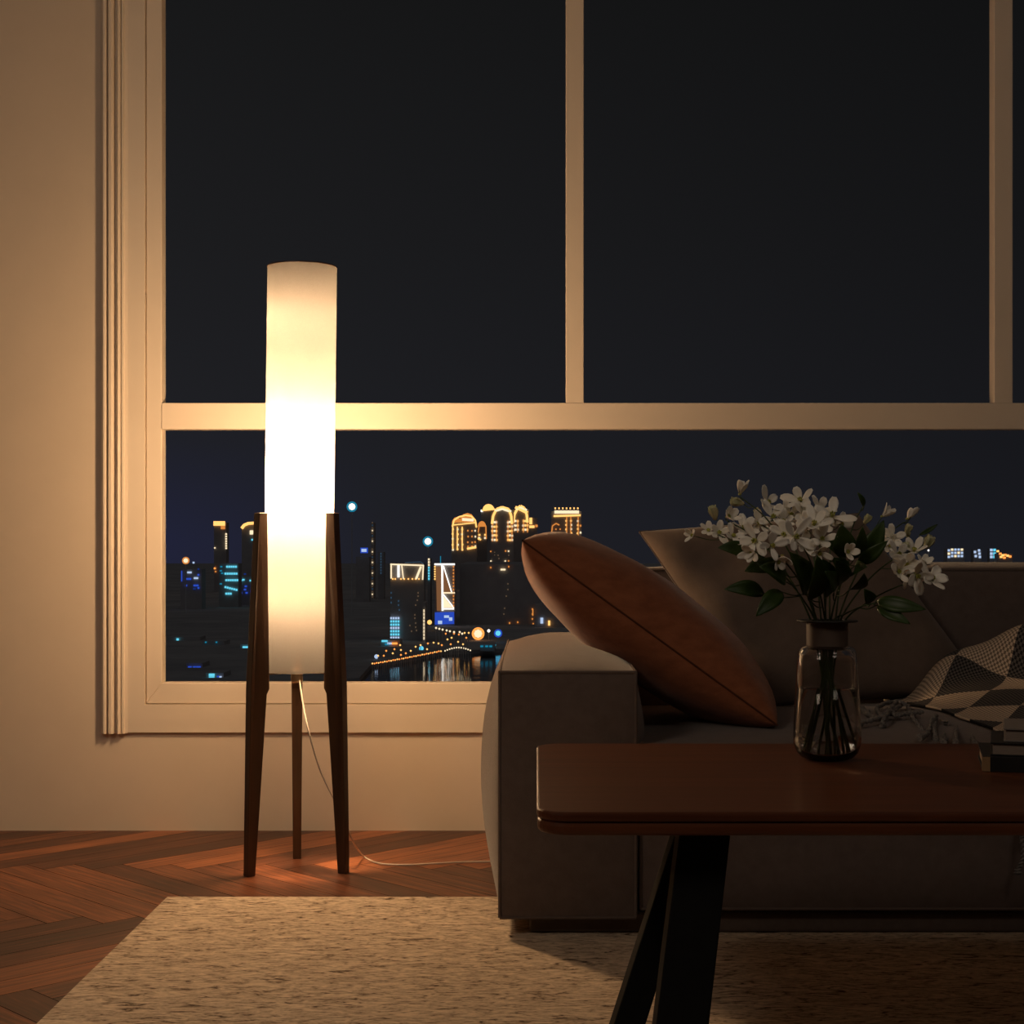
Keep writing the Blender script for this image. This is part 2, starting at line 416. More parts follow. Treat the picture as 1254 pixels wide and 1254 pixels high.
# power cord
pts = [P(366, 826, 3.62), P(371, 862, 3.60), P(379, 900, 3.58), P(394, 948, 3.60), P(420, 1000, 3.62)]
def fl(px, py, z=.004):
    d = (EYE - z) * F / (py - VY); return Vector(((px - VX) * d / F, d, z))
pts += [P(432, 1030, 3.64), fl(446, 1049), fl(466, 1057.5), fl(500, 1059), fl(540, 1057), fl(575, 1055.5), fl(640, 1055)]
o = MB().tube(bez(pts, 8), .0021, 7).build('power_cord', M['cord'], lamp); o['label'] = 'pale thin power cord trailing over the floor'

# ------------------------------------------------------------------ sofa
def soft_box(m, x0, x1, y0, y1, z0, z1, bl, n=14, rnd=1.0):
    """box whose six faces bulge: bl = dict of -x +x -y +y -z +z"""
    lo = Vector((x0, y0, z0)); hi = Vector((x1, y1, z1))
    def bump(u, v, p=2.0): return (1 - abs(u) ** p) ** .75 * (1 - abs(v) ** p) ** .75
    for ax in range(3):
        for sg in (-1, 1):
            key = ('-' if sg < 0 else '+') + 'xyz'[ax]; bb = bl.get(key, 0)
            a1, a2 = [(1, 2), (0, 2), (0, 1)][ax]
            vs = []; fs = []
            for i in range(n + 1):
                for j in range(n + 1):
                    u = math.sin((2 * i / n - 1) * math.pi / 2); v = math.sin((2 * j / n - 1) * math.pi / 2)
                    p = [0, 0, 0]
                    p[ax] = (hi[ax] if sg > 0 else lo[ax]) + sg * bb * bump(u, v, 2.2)
                    p[a1] = lo[a1] + (hi[a1] - lo[a1]) * (u + 1) / 2
                    p[a2] = lo[a2] + (hi[a2] - lo[a2]) * (v + 1) / 2
                    vs.append(p)
            for i in range(n):
                for j in range(n):
                    k = i * (n + 1) + j; fs.append((k, k + 1, k + n + 2, k + n + 1))
            m.add(vs, fs, 0, True)
    return m
def weld(o, d=.0004):
    bm = bmesh.new(); bm.from_mesh(o.data); bmesh.ops.remove_doubles(bm, verts=bm.verts, dist=d)
    bmesh.ops.recalc_face_normals(bm, faces=bm.faces); bm.to_mesh(o.data); bm.free(); o.data.update()
    o.data.set_sharp_from_angle(angle=math.radians(50))
def piping(x0, x1, y0, y1, z0, z1, parent, r=.0032, edges=None):
    m = MB()
    c = lambda i, j, k: ((x0, x1)[i], (y0, y1)[j], (z0, z1)[k])
    E = edges or [((0, 0, 0), (0, 0, 1)), ((1, 0, 0), (1, 0, 1)), ((0, 0, 1), (1, 0, 1)), ((0, 0, 0), (1, 0, 0)), ((0, 0, 1), (0, 1, 1)), ((1, 0, 1), (1, 1, 1)), ((0, 1, 0), (0, 1, 1))]
    for a, b_ in E:
        a = Vector(c(*a)); b_ = Vector(c(*b_)); m.tube([a, a.lerp(b_, .5), b_], r, 8)
    return m.build('piping', M['piping'], parent)
sofa = thing('sofa', (.9, 3.4, .009), 'low taupe velvet sofa with wide boxy arm below the window', 'sofa')
SY0 = 2.97
def arm(x0, x1, bl):
    a = soft_box(MB(), x0, x1, SY0, 3.90, .046, .516, bl, 20).build('arm', M['sofa'], sofa); weld(a)
    piping(x0, x1, SY0, 3.90, .046, .516, a); return a
arm(-.0705, .190, {'-x': .05, '+x': .045, '-y': .012, '+z': .042, '+y': .02})
arm(1.86, 2.12, {'-x': .016, '+x': .05, '-y': .012, '+z': .042, '+y': .02})
s_ = soft_box(MB(), .200, 1.85, SY0 + .012, 3.70, .060, .374, {'-y': .014, '+z': .028}, 24).build('seat_cushion', M['sofa'], sofa); weld(s_)
piping(.200, 1.85, SY0 + .012, 3.70, .060, .374, s_, edges=[((0, 0, 1), (1, 0, 1)), ((0, 0, 0), (0, 0, 1)), ((0, 0, 0), (1, 0, 0))])
b_ = soft_box(MB(), .225, 1.84, 3.69, 3.93, .30, .698, {'-y': .02, '+z': .016, '-x': .02, '+y': .02}, 24).build('backrest', M['sofa'], sofa); weld(b_)
piping(.225, 1.84, 3.69, 3.93, .30, .698, b_, r=.004, edges=[((0, 0, 1), (1, 0, 1)), ((0, 0, 1), (0, 1, 1)), ((0, 0, 0), (0, 0, 1))])
MB().box(-.014, 2.06, 3.0, 3.88, .009, .052).build('plinth', M['piping'], sofa, bevel=.008)

# ------------------------------------------------------------------ cushions
def pillow(name, A, B, C, D, T, m, label, seam, n=28, wr=.0, pinch=.10, parentless=True, piping_r=.0022, ex=.42):
    """A,B,C,D corners (A-B top, D-C bottom); bulges both ways by T"""
    A, B, C, D = map(Vector, (A, B, C, D))
    nm = (B - A).cross(D - A).normalized(); cen = (A + B + C + D) / 4
    ro = thing(name, (cen.x, cen.y, min(p.z for p in (A, B, C, D))), label, 'cushion')
    mb = MB()
    def pos(u, v):
        q = A * (1 - u) * (1 - v) + B * u * (1 - v) + C * u * v + D * (1 - u) * v
        a, c = 2 * u - 1, 2 * v - 1
        # edges bow inwards between the corners
        q = q + (cen - q) * pinch * ((1 - a * a) * c * c + (1 - c * c) * a * a)
        return q, a, c
    for sg in (-1, 1):
        vs = []; fs = []
        for i in range(n + 1):
            for j in range(n + 1):
                u = .5 - .5 * math.cos(math.pi * i / n); v = .5 - .5 * math.cos(math.pi * j / n)
                q, a, c = pos(u, v)
                h = max(0, (1 - a * a) * (1 - c * c)) ** ex
                w = wr * math.sin(7 * a + 3 * c + 1.3) * math.sin(5 * c - 2 * a) * h
                vs.append(q + nm * sg * (T * h + w))
        for i in range(n):
            for j in range(n):
                k = i * (n + 1) + j; fs.append((k, k + 1, k + n + 2, k + n + 1))
        mb.add(vs, fs, 0, True)
    o = mb.build('cover', m, ro); weld(o, .0002)
    o.data.set_sharp_from_angle(angle=math.radians(75))
    tb = MB(); ring = []
    k = 24
    for i in range(k): ring.append(pos(i / k, 0)[0])
    for i in range(k): ring.append(pos(1, i / k)[0])
    for i in range(k): ring.append(pos(1 - i / k, 1)[0])
    for i in range(k + 1): ring.append(pos(0, 1 - i / k)[0])
    tb.tube(ring, piping_r, 6, cap=False)
    tb.build('seam', seam, ro)
    return ro
d0 = 3.12; d1 = 3.50
pillow('cushion', P(640, 662, d0), P(952, 888, d0 - .01), P(930, 866, d1), P(652, 668, d1), .110, M['rust'],
       'rust brown velvet cushion tipped over the sofa arm', M['rustseam'], pinch=.0, wr=.004, ex=.46)
pillow('cushion', P(783, 651, 3.57), P(1050, 629, 3.66), P(1212, 850, 3.60), P(925, 866, 3.50), .085, M['taupe'],
       'large taupe velvet cushion leaning on the sofa backrest behind flowers', M['piping'], pinch=.02, wr=.012)

# ------------------------------------------------------------------ coffee table
TZ = .430; TY0, TY1 = 1.934, 2.59; TX0, TX1 = .0, 1.45
tab = thing('coffee_table', (.7, 2.26, 0), 'dark mahogany coffee table with rounded corners and slanted black legs', 'table')
def rrect(x0, x1, y0, y1, r, n=8):
    out = []
    for cx, cy, a0 in ((x1 - r, y1 - r, 0), (x0 + r, y1 - r, 90), (x0 + r, y0 + r, 180), (x1 - r, y0 + r, 270)):
        for k in range(n + 1):
            a = math.radians(a0 + 90 * k / n); out.append((cx + r * math.cos(a), cy + r * math.sin(a)))
    return out
MB().prism(rrect(TX0, TX1, TY0, TY1, .042), 'z', TZ - .0125, TZ).build('tabletop', M['table'], tab, bevel=.004)
MB().prism(rrect(TX0 + .001, TX1 - .001, TY0 + .001, TY1 - .001, .042), 'z', TZ - .030, TZ - .0125).build('apron', M['table'], tab, bevel=.006)
def bar(name, a, b_, wv, dv):
    a = Vector(a); b_ = Vector(b_); wv = Vector(wv); dv = Vector(dv); m = MB()
    vs = [p + s * wv / 2 + t * dv / 2 for p in (a, b_) for s, t in ((-1, -1), (1, -1), (1, 1), (-1, 1))]
    m.add(vs, [(0, 1, 2, 3), (7, 6, 5, 4), (0, 4, 5, 1), (1, 5, 6, 2), (2, 6, 7, 3), (3, 7, 4, 0)])
    return m.build(name, M['black_metal'], tab, bevel=.002)
zt = TZ - .030
def at_z(px, py, z):
    d = (EYE - z) * F / (py - VY); return (px - VX) * d / F
dl = 2.03
for fx in (0, 1):
    def mx(v): return Vector((v.x if not fx else TX0 + TX1 - v.x, v.y, v.z))
    a = P(862, 1026, dl); a.z = zt
    k = (a.z - .0092) / (P(0, 1026, dl).z - P(0, 1254, dl).z)
    xb = a.x + (P(826, 1254, dl).x - P(862, 1026, dl).x) * k
    bar('leg', mx(a), mx(Vector((xb, dl - .12, .0092))), (.066, 0, 0), (0, .05, 0))
    a2 = P(845, 1026, dl + .30); a2.z = zt
    pb = P(768, 1254, 2.20)
    t2 = Vector((a2.x + .03, 2.40, zt)); bot = pb + (pb - t2) * ((pb.z - .0092) / (t2.z - pb.z))
    bar('leg', mx(t2), mx(bot), (.045, 0, 0), (0, .05, 0))

# ------------------------------------------------------------------ books
BD = 2.275
def book(name_label, px, y_bot, thick, depth, w, m_cover, d, z0, spine_front, group='books on the coffee table', extra=None, rot=0):
    ro = thing('book', (0, 0, 0), name_label, 'book', group)
    x0 = (px - VX) * d / F
    ct = .0022
    mb = MB()
    mb.box(x0, x0 + w, d, d + depth, z0, z0 + ct).box(x0, x0 + w, d, d + depth, z0 + thick - ct, z0 + thick)
    if spine_front: mb.box(x0, x0 + w, d - .001, d + ct, z0, z0 + thick)
    else: mb.box(x0 + w - ct, x0 + w, d, d + depth, z0 + ct, z0 + thick - ct)
    c = mb.build('cover', m_cover, ro, bevel=.0006)
    pg = MB().box(x0 + .003, x0 + w - .003, d + .003, d + depth - .003, z0 + ct, z0 + thick - ct).build('pages', M['pages'], ro)
    if extra:
        MB().box(x0 - .0004, x0 + .011, d - .0018, d + .004, z0 - 0 + .0005, z0 + thick - .0005).build('spine_band', M['gold'], ro)['label'] = 'ochre band at the end of the spine'
    ro.location = (x0 + w / 2, d + depth / 2, z0)
    for ch in list(ro.children): ch.location = -ro.location
    ro.rotation_euler.z = math.radians(rot)
    pv = Vector((x0, d, 0)); c0 = Vector((ro.location.x, ro.location.y, 0)) - pv
    c1 = Matrix.Rotation(math.radians(rot), 3, 'Z') @ c0; ro.location = (pv.x + c1.x, pv.y + c1.y, z0)
    return ro
z = TZ + .0002
book('black covered book at the bottom of the stack on coffee table', 1203, 945, .0222, .16, .215, M['black'], BD, z, True, extra=True, rot=-13.5)
book('dark covered book in the middle of the stack on coffee table', 1213, 925, .0195, .15, .20, M['black'], BD + .005, z + .0224, False, rot=-16.5)
book('grey covered book on top of the stack on coffee table', 1229, 907, .0195, .14, .185, M['grey_cover'], BD + .01, z + .0421, False, rot=-17)

# ------------------------------------------------------------------ vase and flowers
VD = 2.40
VC = Vector(((1013 - VX) * VD / F, VD, TZ + .0006))
s = VD / F
vase = thing('vase', VC, 'clear glass vase with brown collar standing on the coffee table', 'vase')
def vz(py): return (941 - py) * s - .005
outer = [(.001, .0), (.030, .0), (.0405, .004), (.0475, .012), (.0515, .024), (.0525, .036), (.0515, .055), (.0462, .145), (.0446, .164), (.0412, .1722), (.033, .175), (.0285, .176)]
inner = [(.0265, .173), (.033, .1715), (.0375, .1685), (.0418, .162), (.0435, .145), (.0488, .055), (.0498, .036), (.0488, .025), (.045, .016), (.038, .0095), (.028, .0075), (.001, .0075)]
MB().lathe(outer + inner, VC, 56).build('body', M['glass'], vase, smooth=True, angle=60)
w_in = [(.001, .0080), (.028, .0080), (.0378, .0100), (.0447, .0165), (.0485, .0255), (.0495, .036), (.0485, .055), (.0449, .110), (.0436, .111), (.001, .111)]
MB().lathe(w_in, VC, 48).build('water', M['water'], vase, smooth=True, angle=60)
MB().lathe([(.0265, .1715), (.0318, .1755), (.0318, .213), (.0265, .213)], VC, 48, closed=True).build('collar', M['collar'], vase)
MB().lathe([(.0255, .2125), (.046, .2125), (.047, .2135), (.046, .215), (.0255, .215)], VC, 48, closed=True).build('rim', M['black'], vase)['label'] = 'thin black rim disc on top of the collar'

NECK = VC + Vector((0, 0, .20))
def make_petal(m, base, dirv, nrm, L, W, cup, mi=0):
    dirv = dirv.normalized(); sd = dirv.cross(nrm).normalized(); nn = sd.cross(dirv).normalized()
    vs = []; fs = []; nu, nv = 6, 4
    for i in range(nu + 1):
        t = i / nu
        w = W * (math.sin(math.pi * (t * .86 + .07)) ** .8) * (.55 + .75 * t) * .62
        c = base + dirv * (L * t) + nn * (L * cup * (t ** 1.6))
        for j in range(nv + 1):
            q = 2 * j / nv - 1
            vs.append(c + sd * (w * q) + nn * (.22 * w * q * q) + nn * U(-.0003, .0003))
    for i in range(nu):
        for j in range(nv):
            k = i * (nv + 1) + j; fs.append((k, k + 1, k + nv + 2, k + nv + 1))
    m.add(vs, fs, mi, True)
def flower(parent, c, n, size, open_=1.0, np_=5):
    n = n.normalized(); a = n.cross(Vector((.3, .2, .9))).normalized(); b2 = n.cross(a)
    m = MB(); ph = U(0, 6.28)
    for k in range(np_):
        an = ph + 2 * math.pi * k / np_ + U(-.2, .2)
        d = (a * math.cos(an) + b2 * math.sin(an)) * open_ + n * (1.25 - open_ + U(-.05, .25))
        make_petal(m, c + d.normalized() * size * .05, d, n - d.normalized() * .2, size * U(.80, 1.2), size * U(.36, .52), U(-.12, .22))
    o = m.build('flower', M['petal'], parent, solid=.0005)
    q = MB()
    for k in range(5):
        an = 2 * math.pi * k / 5
        d = (a * math.cos(an) + b2 * math.sin(an)) * .35 + n
        q.tube([c, c + d * size * .16, c + d * size * .30], lambda t: .0007 + .0009 * t, 5)
    q.lathe([(.0002, -.0005), (.0026, .0), (.0022, .0022), (.0002, .003)], c, 8)
    q.build('stamen_cluster', M['stamen'], o)
    return o
def bud(parent, c, n, size):
    n = n.normalized(); m = MB()
    a = n.cross(Vector((.3, .9, .2))).normalized(); b2 = n.cross(a)
    for k in range(4):
        an = 2 * math.pi * k / 4 + .4
        d = (a * math.cos(an) + b2 * math.sin(an))
        make_petal(m, c + d * size * .12, n * 1.0 + d * .28, -d, size, size * .55, .12)
    m.build('bud', M['bud'], parent, solid=.0006)
def leaf(parent, base, tip, wid, nh, droop=.10):
    base = Vector(base); tip = Vector(tip); ax = tip - base; L = ax.length; d = ax.normalized()
    sd = d.cross(Vector(nh)).normalized(); nn = sd.cross(d).normalized(); m = MB(); vs = []; fs = []; nu, nv = 12, 4
    for i in range(nu + 1):
        t = i / nu; w = wid * (math.sin(math.pi * t ** .82) ** .85) + .0004
        c = base + d * (L * t) + nn * (4 * droop * L * t * (1 - t)) + sd * (.04 * L * math.sin(3 * t))
        for j in range(nv + 1):
            q = 2 * j / nv - 1
            vs.append(c + sd * w * q + nn * (.25 * w * abs(q)))
    for i in range(nu):
        for j in range(nv):
            k = i * (nv + 1) + j; fs.append((k, k + 1, k + nv + 2, k + nv + 1))
    m.add(vs, fs, 0, True); m.build('leaf', M['leaf'], parent, solid=.0006)

# per stem: label, foot angle, tip (px,py,d), flowers (px,py,d,size_px,open,facing), buds, leaves (base px,py,d -> tip px,py,d, half width px)
STEMS = [
 ('flower stem reaching furthest left out of the vase with pale small blossoms', (880, 655, 2.36),
  [(849, 656, 2.36, 12, .6, (-.7, -.5, -.3)), (880, 653, 2.37, 17, .9, (-.3, -1, .3)), (868, 650, 2.39, 13, .8, (-.4, -.8, .5)), (897, 657, 2.36, 16, .9, (-.2, -1, -.2))], [],
  [(917, 679, 2.36, 879, 671, 2.33, 9.5), (936, 727, 2.34, 887, 722, 2.31, 10)]),
 ('white blossom stem in upper left of the bouquet with one round green bud', (888, 636, 2.42),
  [(890, 634, 2.41, 18, .65, (.1, -.7, .8)), (910, 648, 2.43, 20, .95, (-.3, -1, .4))], [(874, 628, 2.43, 18, (-.3, -.2, 1))],
  [(944, 694, 2.42, 912, 700, 2.37, 11)]),
 ('white blossom stem topped by the highest upright flower left of centre', (906, 608, 2.44),
  [(906, 606, 2.44, 19, .45, (.1, -.4, 1)), (930, 640, 2.44, 18, 1.0, (-.2, -1, .4))], [(903, 615, 2.45, 17, (-1, -.2, .25))], []),
 ('blossom stem bending left over the taupe cushion with drooping dark leaves', (928, 664, 2.31),
  [(926, 662, 2.30, 23, 1.0, (-.3, -1, .1)), (944, 668, 2.29, 20, .9, (.2, -1, -.2)), (921, 677, 2.30, 17, .6, (-.3, -.7, -.7)), (952, 687, 2.30, 15, .7, (-.1, -.8, -.7))], [],
  [(958, 725, 2.33, 926, 755, 2.29, 10.5), (962, 712, 2.33, 930, 694, 2.28, 13), (958, 700, 2.34, 924, 690, 2.30, 9)]),
 ('blossom stem carrying the wide flat flower at the upper left', (939, 618, 2.47),
  [(939, 617, 2.46, 21, 1.05, (-.1, -.75, .75)), (946, 634, 2.45, 22, 1.0, (.1, -1, .4)), (958, 640, 2.46, 18, .9, (.2, -1, .6))], [(929, 628, 2.46, 13, (-.6, -.2, .7))], []),
 ('blossom stem with big white star flower left of the bouquet middle', (972, 655, 2.33),
  [(972, 658, 2.31, 25, 1.05, (.05, -1, .05)), (961, 655, 2.35, 20, .9, (-.3, -1, .3)), (984, 667, 2.32, 18, .8, (.3, -1, -.3)), (958, 681, 2.31, 14, .7, (-.2, -1, -.5))], [],
  [(986, 728, 2.37, 966, 676, 2.31, 14), (992, 735, 2.36, 1000, 680, 2.30, 15)]),
 ('blossom stem crowned by the tallest flower near the bouquet middle', (980, 614, 2.49),
  [(981, 614, 2.48, 22, .95, (-.1, -.8, .7)), (985, 630, 2.47, 19, 1.0, (-.1, -1, .4)), (968, 630, 2.48, 18, .9, (-.3, -1, .4))], [], []),
 ('short white blossom stem rising straight above the vase neck', (998, 645, 2.35),
  [(997, 644, 2.33, 24, .9, (.1, -1, .3)), (1006, 661, 2.33, 20, .8, (.2, -1, -.1)), (988, 648, 2.37, 19, 1.0, (-.3, -1, .3)), (1003, 676, 2.32, 16, .7, (.0, -.8, -.7))], [],
  [(1012, 732, 2.39, 1006, 684, 2.33, 13)]),
 ('blossom stem with the broad open flower right of the bouquet middle', (1018, 634, 2.46),
  [(1019, 633, 2.45, 27, 1.05, (.15, -.9, .4)), (1010, 643, 2.46, 20, .9, (-.1, -1, .4)), (1004, 625, 2.49, 19, 1.0, (.0, -.8, .8)), (1028, 643, 2.46, 20, 1.0, (.3, -1, .2))], [],
  [(1036, 684, 2.42, 1008, 664, 2.38, 10), (1033, 705, 2.38, 1018, 683, 2.33, 10)]),
 ('leafy stem with big dark upright leaves right of the bouquet middle', (1062, 655, 2.38),
  [(1080, 633, 2.42, 17, .5, (.8, -.4, .6)), (1037, 676, 2.31, 15, .7, (-.2, -1, -.2))], [],
  [(1054, 688, 2.36, 1082, 637, 2.35, 11), (1050, 690, 2.36, 1087, 662, 2.33, 8), (1034, 682, 2.34, 1030, 642, 2.31, 13.5), (1046, 684, 2.37, 1056, 645, 2.33, 8), (1046, 700, 2.36, 1062, 694, 2.31, 10),
   (1040, 722, 2.36, 1058, 702, 2.31, 10), (1030, 715, 2.37, 1022, 685, 2.31, 11), (1020, 728, 2.36, 1010, 700, 2.30, 12)]),
 ('slim stem with the thin curled leaf highest on the right', (1058, 618, 2.47), [], [(1062, 636, 2.47, 13, (.5, -.1, .8))], [(1058, 620, 2.47, 1050, 603, 2.46, 3.2)]),
 ('blossom stem rising upper right with folded flower and small green buds', (1106, 640, 2.43),
  [(1111, 636, 2.43, 17, .4, (.0, -.3, 1)), (1093, 658, 2.42, 19, .9, (-.1, -1, .4)), (1088, 668, 2.42, 15, .8, (-.3, -1, -.2))], [(1112, 648, 2.43, 13, (.4, -.2, .8)), (1110, 654, 2.44, 10, (1, -.2, -.3))], [(1116, 632, 2.43, 1123, 620, 2.43, 2)]),
 ('blossom stem arching far right with a pale green bud at its tip', (1130, 668, 2.41),
  [(1099, 680, 2.38, 20, .85, (-.1, -1, .2)), (1119, 676, 2.40, 21, .8, (.1, -1, .5)), (1110, 690, 2.37, 21, .95, (.1, -1, -.1))], [(1137, 664, 2.42, 18, (.4, -.2, .8)), (1108, 668, 2.40, 12, (1, -.2, .2))], [(1126, 655, 2.42, 1148, 642, 2.42, 2.6)]),
 ('lowest blossom stem on the right with open flower over the sofa backrest', (1136, 708, 2.36),
  [(1139, 710, 2.35, 24, .95, (.5, -1, .1)), (1122, 704, 2.34, 23, .85, (.2, -1, -.1)), (1112, 702, 2.36, 20, .85, (-.2, -1, -.3)), (1099, 700, 2.35, 18, .7, (-.2, -1, -.5)), (1130, 693, 2.37, 16, .6, (.6, -.6, .6))], [], []),
 ('leaf only twig pointing right with two long dark leaves', (1074, 738, 2.33), [], [],
  [(1073, 736, 2.33, 1134, 746, 2.29, 9.5), (1074, 741, 2.33, 1115, 764, 2.29, 8), (1066, 738, 2.33, 1058, 721, 2.30, 7)]),
]
for i, (label, tip, fls, bds, lvs) in enumerate(STEMS):
    tp = P(*tip); dx = max(-1, min(1, (tip[0] - 1012) / 110.0))
    a = 2.4 * i
    foot = VC + Vector((-dx * .024 + .012 * math.cos(a), .018 * math.sin(a), .012))
    nk = VC + Vector((dx * .018 + .004 * math.cos(a), .014 * math.sin(a), .205))
    mid1 = foot.lerp(nk, .5); rise = (tp - nk)
    mid2 = nk + Vector((rise.x * .30, rise.y * .35, rise.z * .50)); mid3 = nk + Vector((rise.x * .64, rise.y * .7, rise.z * .82))
    ro = thing('flower_stem', foot, label, 'flower', 'flowers in the glass vase')
    line = bez([foot, mid1, nk, mid2, mid3, tp], 8)
    MB().tube(line, lambda t: .0019 - .0010 * t, 7).build('stem', M['stem'], ro)
    up = line[18:]
    def twig(c, r=.0007):
        # a side twig leaves the main stem lower down than what it carries
        best = min(up, key=lambda p: (p - c).length + (0 if p.z < c.z - .004 else .05))
        if (best - c).length < .002: return
        mid = best.lerp(c, .5) + Vector((0, 0, -.004))
        MB().tube(bez([best, mid, c], 5), r, 5).build('twig', M['stem'], ro)
    for (px, py, d, sz, op, fc) in fls:
        c = P(px, py, d); flower(ro, c, Vector(fc).normalized() + Vector((U(-.6, .6), U(-.2, .3), U(-.5, .6))), sz * s * .98, op, random.choice((5, 5, 4))); twig(c)
    for (px, py, d, sz, fc) in bds:
        c = P(px, py, d); n = Vector(fc).normalized(); c0 = c - n * sz * s * .5; bud(ro, c0, n, sz * s); twig(c0)
    for (x0, y0, d0_, x1, y1, d1_, w) in lvs:
        b0 = P(x0, y0, d0_); leaf(ro, b0, P(x1, y1, d1_), w * s, (U(-.3, .3), -1, .35)); twig(b0, .0009)

# ------------------------------------------------------------------ throw blanket on the seat
def seat_z(x, y):
    u = (x - .200) / .825 - 1; v = (y - 2.982) / .359 - 1
    u = max(-1, min(1, u)); v = max(-1, min(1, v))
    return .374 + .028 * ((1 - abs(u) ** 2.2) ** .75) * ((1 - abs(v) ** 2.2) ** .75)
bl = thing('throw_blanket', (1.1, 3.2, .38), 'black and cream diamond woven throw blanket with fringe bunched on the seat', 'blanket')
def sm(a, b_, t): t = max(0, min(1, (t - a) / (b_ - a))); return t * t * (3 - 2 * t)
NX, NY = 60, 110; LEN = .90; WID = .62
def blanket_pt(i, j):
    p = WID * i / NX; q = LEN * j / NY           # q runs from the heap at the back to the hem at the front
    edge = .812 + .100 * sm(0, 1, q / .8)
    x = edge + p * 1.0 + .006 * math.sin(q * 23)
    if q <= .70:
        y = 3.63 - q * .94
        if y < 3.20: y = 3.20 - (q - .4574) * .94
        h = seat_z(x, y) + .007
        roll = math.exp(-(abs(y - (3.48 + .02 * math.sin(p * 14))) / .062) ** 2.6) * sm(.02, .19, p) ** .7
        roll2 = math.exp(-((y - (3.33 + .03 * math.sin(p * 9 + 1))) / .05) ** 2) * sm(.05, .2, p)
        h += .05 * sm(2.98, 3.40, y) * sm(.0, .16, p) + .095 * roll * (1 + .22 * math.sin(p * 26 + .6)) + -.012 * roll2 * (1 + .3 * math.sin(p * 17 + 1))
        h += .006 * (1 + math.sin(p * 19 + q * 7)) * sm(.0, .1, p)
        return Vector((x, y, h))
    yb = 3.63 - .70 * .94
    r = .03; t = q - .70; L1 = r * math.pi / 2
    z_top = seat_z(x, max(yb, 2.985)) + .010 + .006 * sm(.0, .1, p)
    if t < L1:
        a = t / r; return Vector((x, yb - r * math.sin(a), z_top - r * (1 - math.cos(a))))
    return Vector((x, yb - r - .004 - .006 * abs(math.sin(p * 17)), z_top - r - (t - L1)))
mb = MB(); vs = [blanket_pt(i, j) for i in range(NX + 1) for j in range(NY + 1)]
fs = [(i * (NY + 1) + j, i * (NY + 1) + j + 1, (i + 1) * (NY + 1) + j + 1, (i + 1) * (NY + 1) + j) for i in range(NX) for j in range(NY)]
mb.add(vs, fs, 0, True)
cloth = mb.build('cloth', M['blanket'], bl, solid=.005, angle=180)
uvl = cloth.data.uv_layers.new(name='UVMap')
for lp in cloth.data.loops:
    i, j = divmod(lp.vertex_index, NY + 1); uvl.data[lp.index].uv = (WID * i / NX, LEN * j / NY)
def tassel(pts):
    c = bez(pts, 10)
    MB().tube(c, lambda t: .0047 if t < .90 else .0068, 8, twist=lambda t: t * 30).build('tassel', M['tassel'], bl)
def sp(px, py, off=.010):
    """a point on the seat seen at that pixel"""
    d = 3.3
    for _ in range(12):
        x = (px - VX) * d / F; zz = seat_z(x, d) + off; d = (EYE - zz) * F / (py - VY)
    return Vector(((px - VX) * d / F, d, zz))
def hang(j, dx, drop): return None
T_ = [
 [(1102, 859), (1086, 861), (1074, 868), (1080, 877), (1070, 878), (1056, 868)],
 [(1106, 861), (1092, 872), (1072, 881), (1058, 884), (1052, 886)],
 [(1108, 862), (1098, 860), (1090, 870), (1082, 882), (1081, 892)],
 [(1112, 864), (1118, 878), (1128, 892), (1132, 899)],
 [(1130, 872), (1110, 874), (1098, 876), (1090, 872)],
 [(1146, 876), (1140, 886), (1135, 899), (1126, 903)],
 [(1146, 877), (1144, 890), (1146, 906)],
 [(1158, 882), (1157, 894), (1155, 908)],
 [(1172, 889), (1171, 898), (1170, 909)],
 [(1188, 896), (1190, 903), (1194, 911)],
]
for k, t in enumerate(T_): tassel([sp(px, py, .0085 + .004 * (k % 3)) for px, py in t])
for k in range(10):
    i = int(NX * (.004 + .11 * k)); p = blanket_pt(min(i, NX), NY)
    tassel([p + Vector((0, -.002, .006)), p + Vector((U(-.006, .006), -.004, -.035)), p + Vector((U(-.01, .01), -.003, -.066))])

# ------------------------------------------------------------------ the city at night
GZ = -30.0
def gd(py, z=GZ): return (EYE - z) * F / (py - VY)
E = {
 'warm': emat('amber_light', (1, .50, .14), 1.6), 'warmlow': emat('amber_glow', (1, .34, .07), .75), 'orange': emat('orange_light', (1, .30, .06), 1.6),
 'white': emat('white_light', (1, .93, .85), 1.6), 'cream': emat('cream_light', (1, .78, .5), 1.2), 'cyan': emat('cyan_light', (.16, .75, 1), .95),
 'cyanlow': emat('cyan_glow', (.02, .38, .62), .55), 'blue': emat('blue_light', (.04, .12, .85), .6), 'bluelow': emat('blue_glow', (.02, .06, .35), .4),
 'pale': emat('pale_blue_light', (.55, .70, 1), .85), 'brown': emat('brown_floodlit', (.30, .13, .055), .7), 'dim': emat('dim_window', (.5, .33, .2), .22), 'dimblue': emat('dim_blue_window', (.1, .2, .32), .3),
}
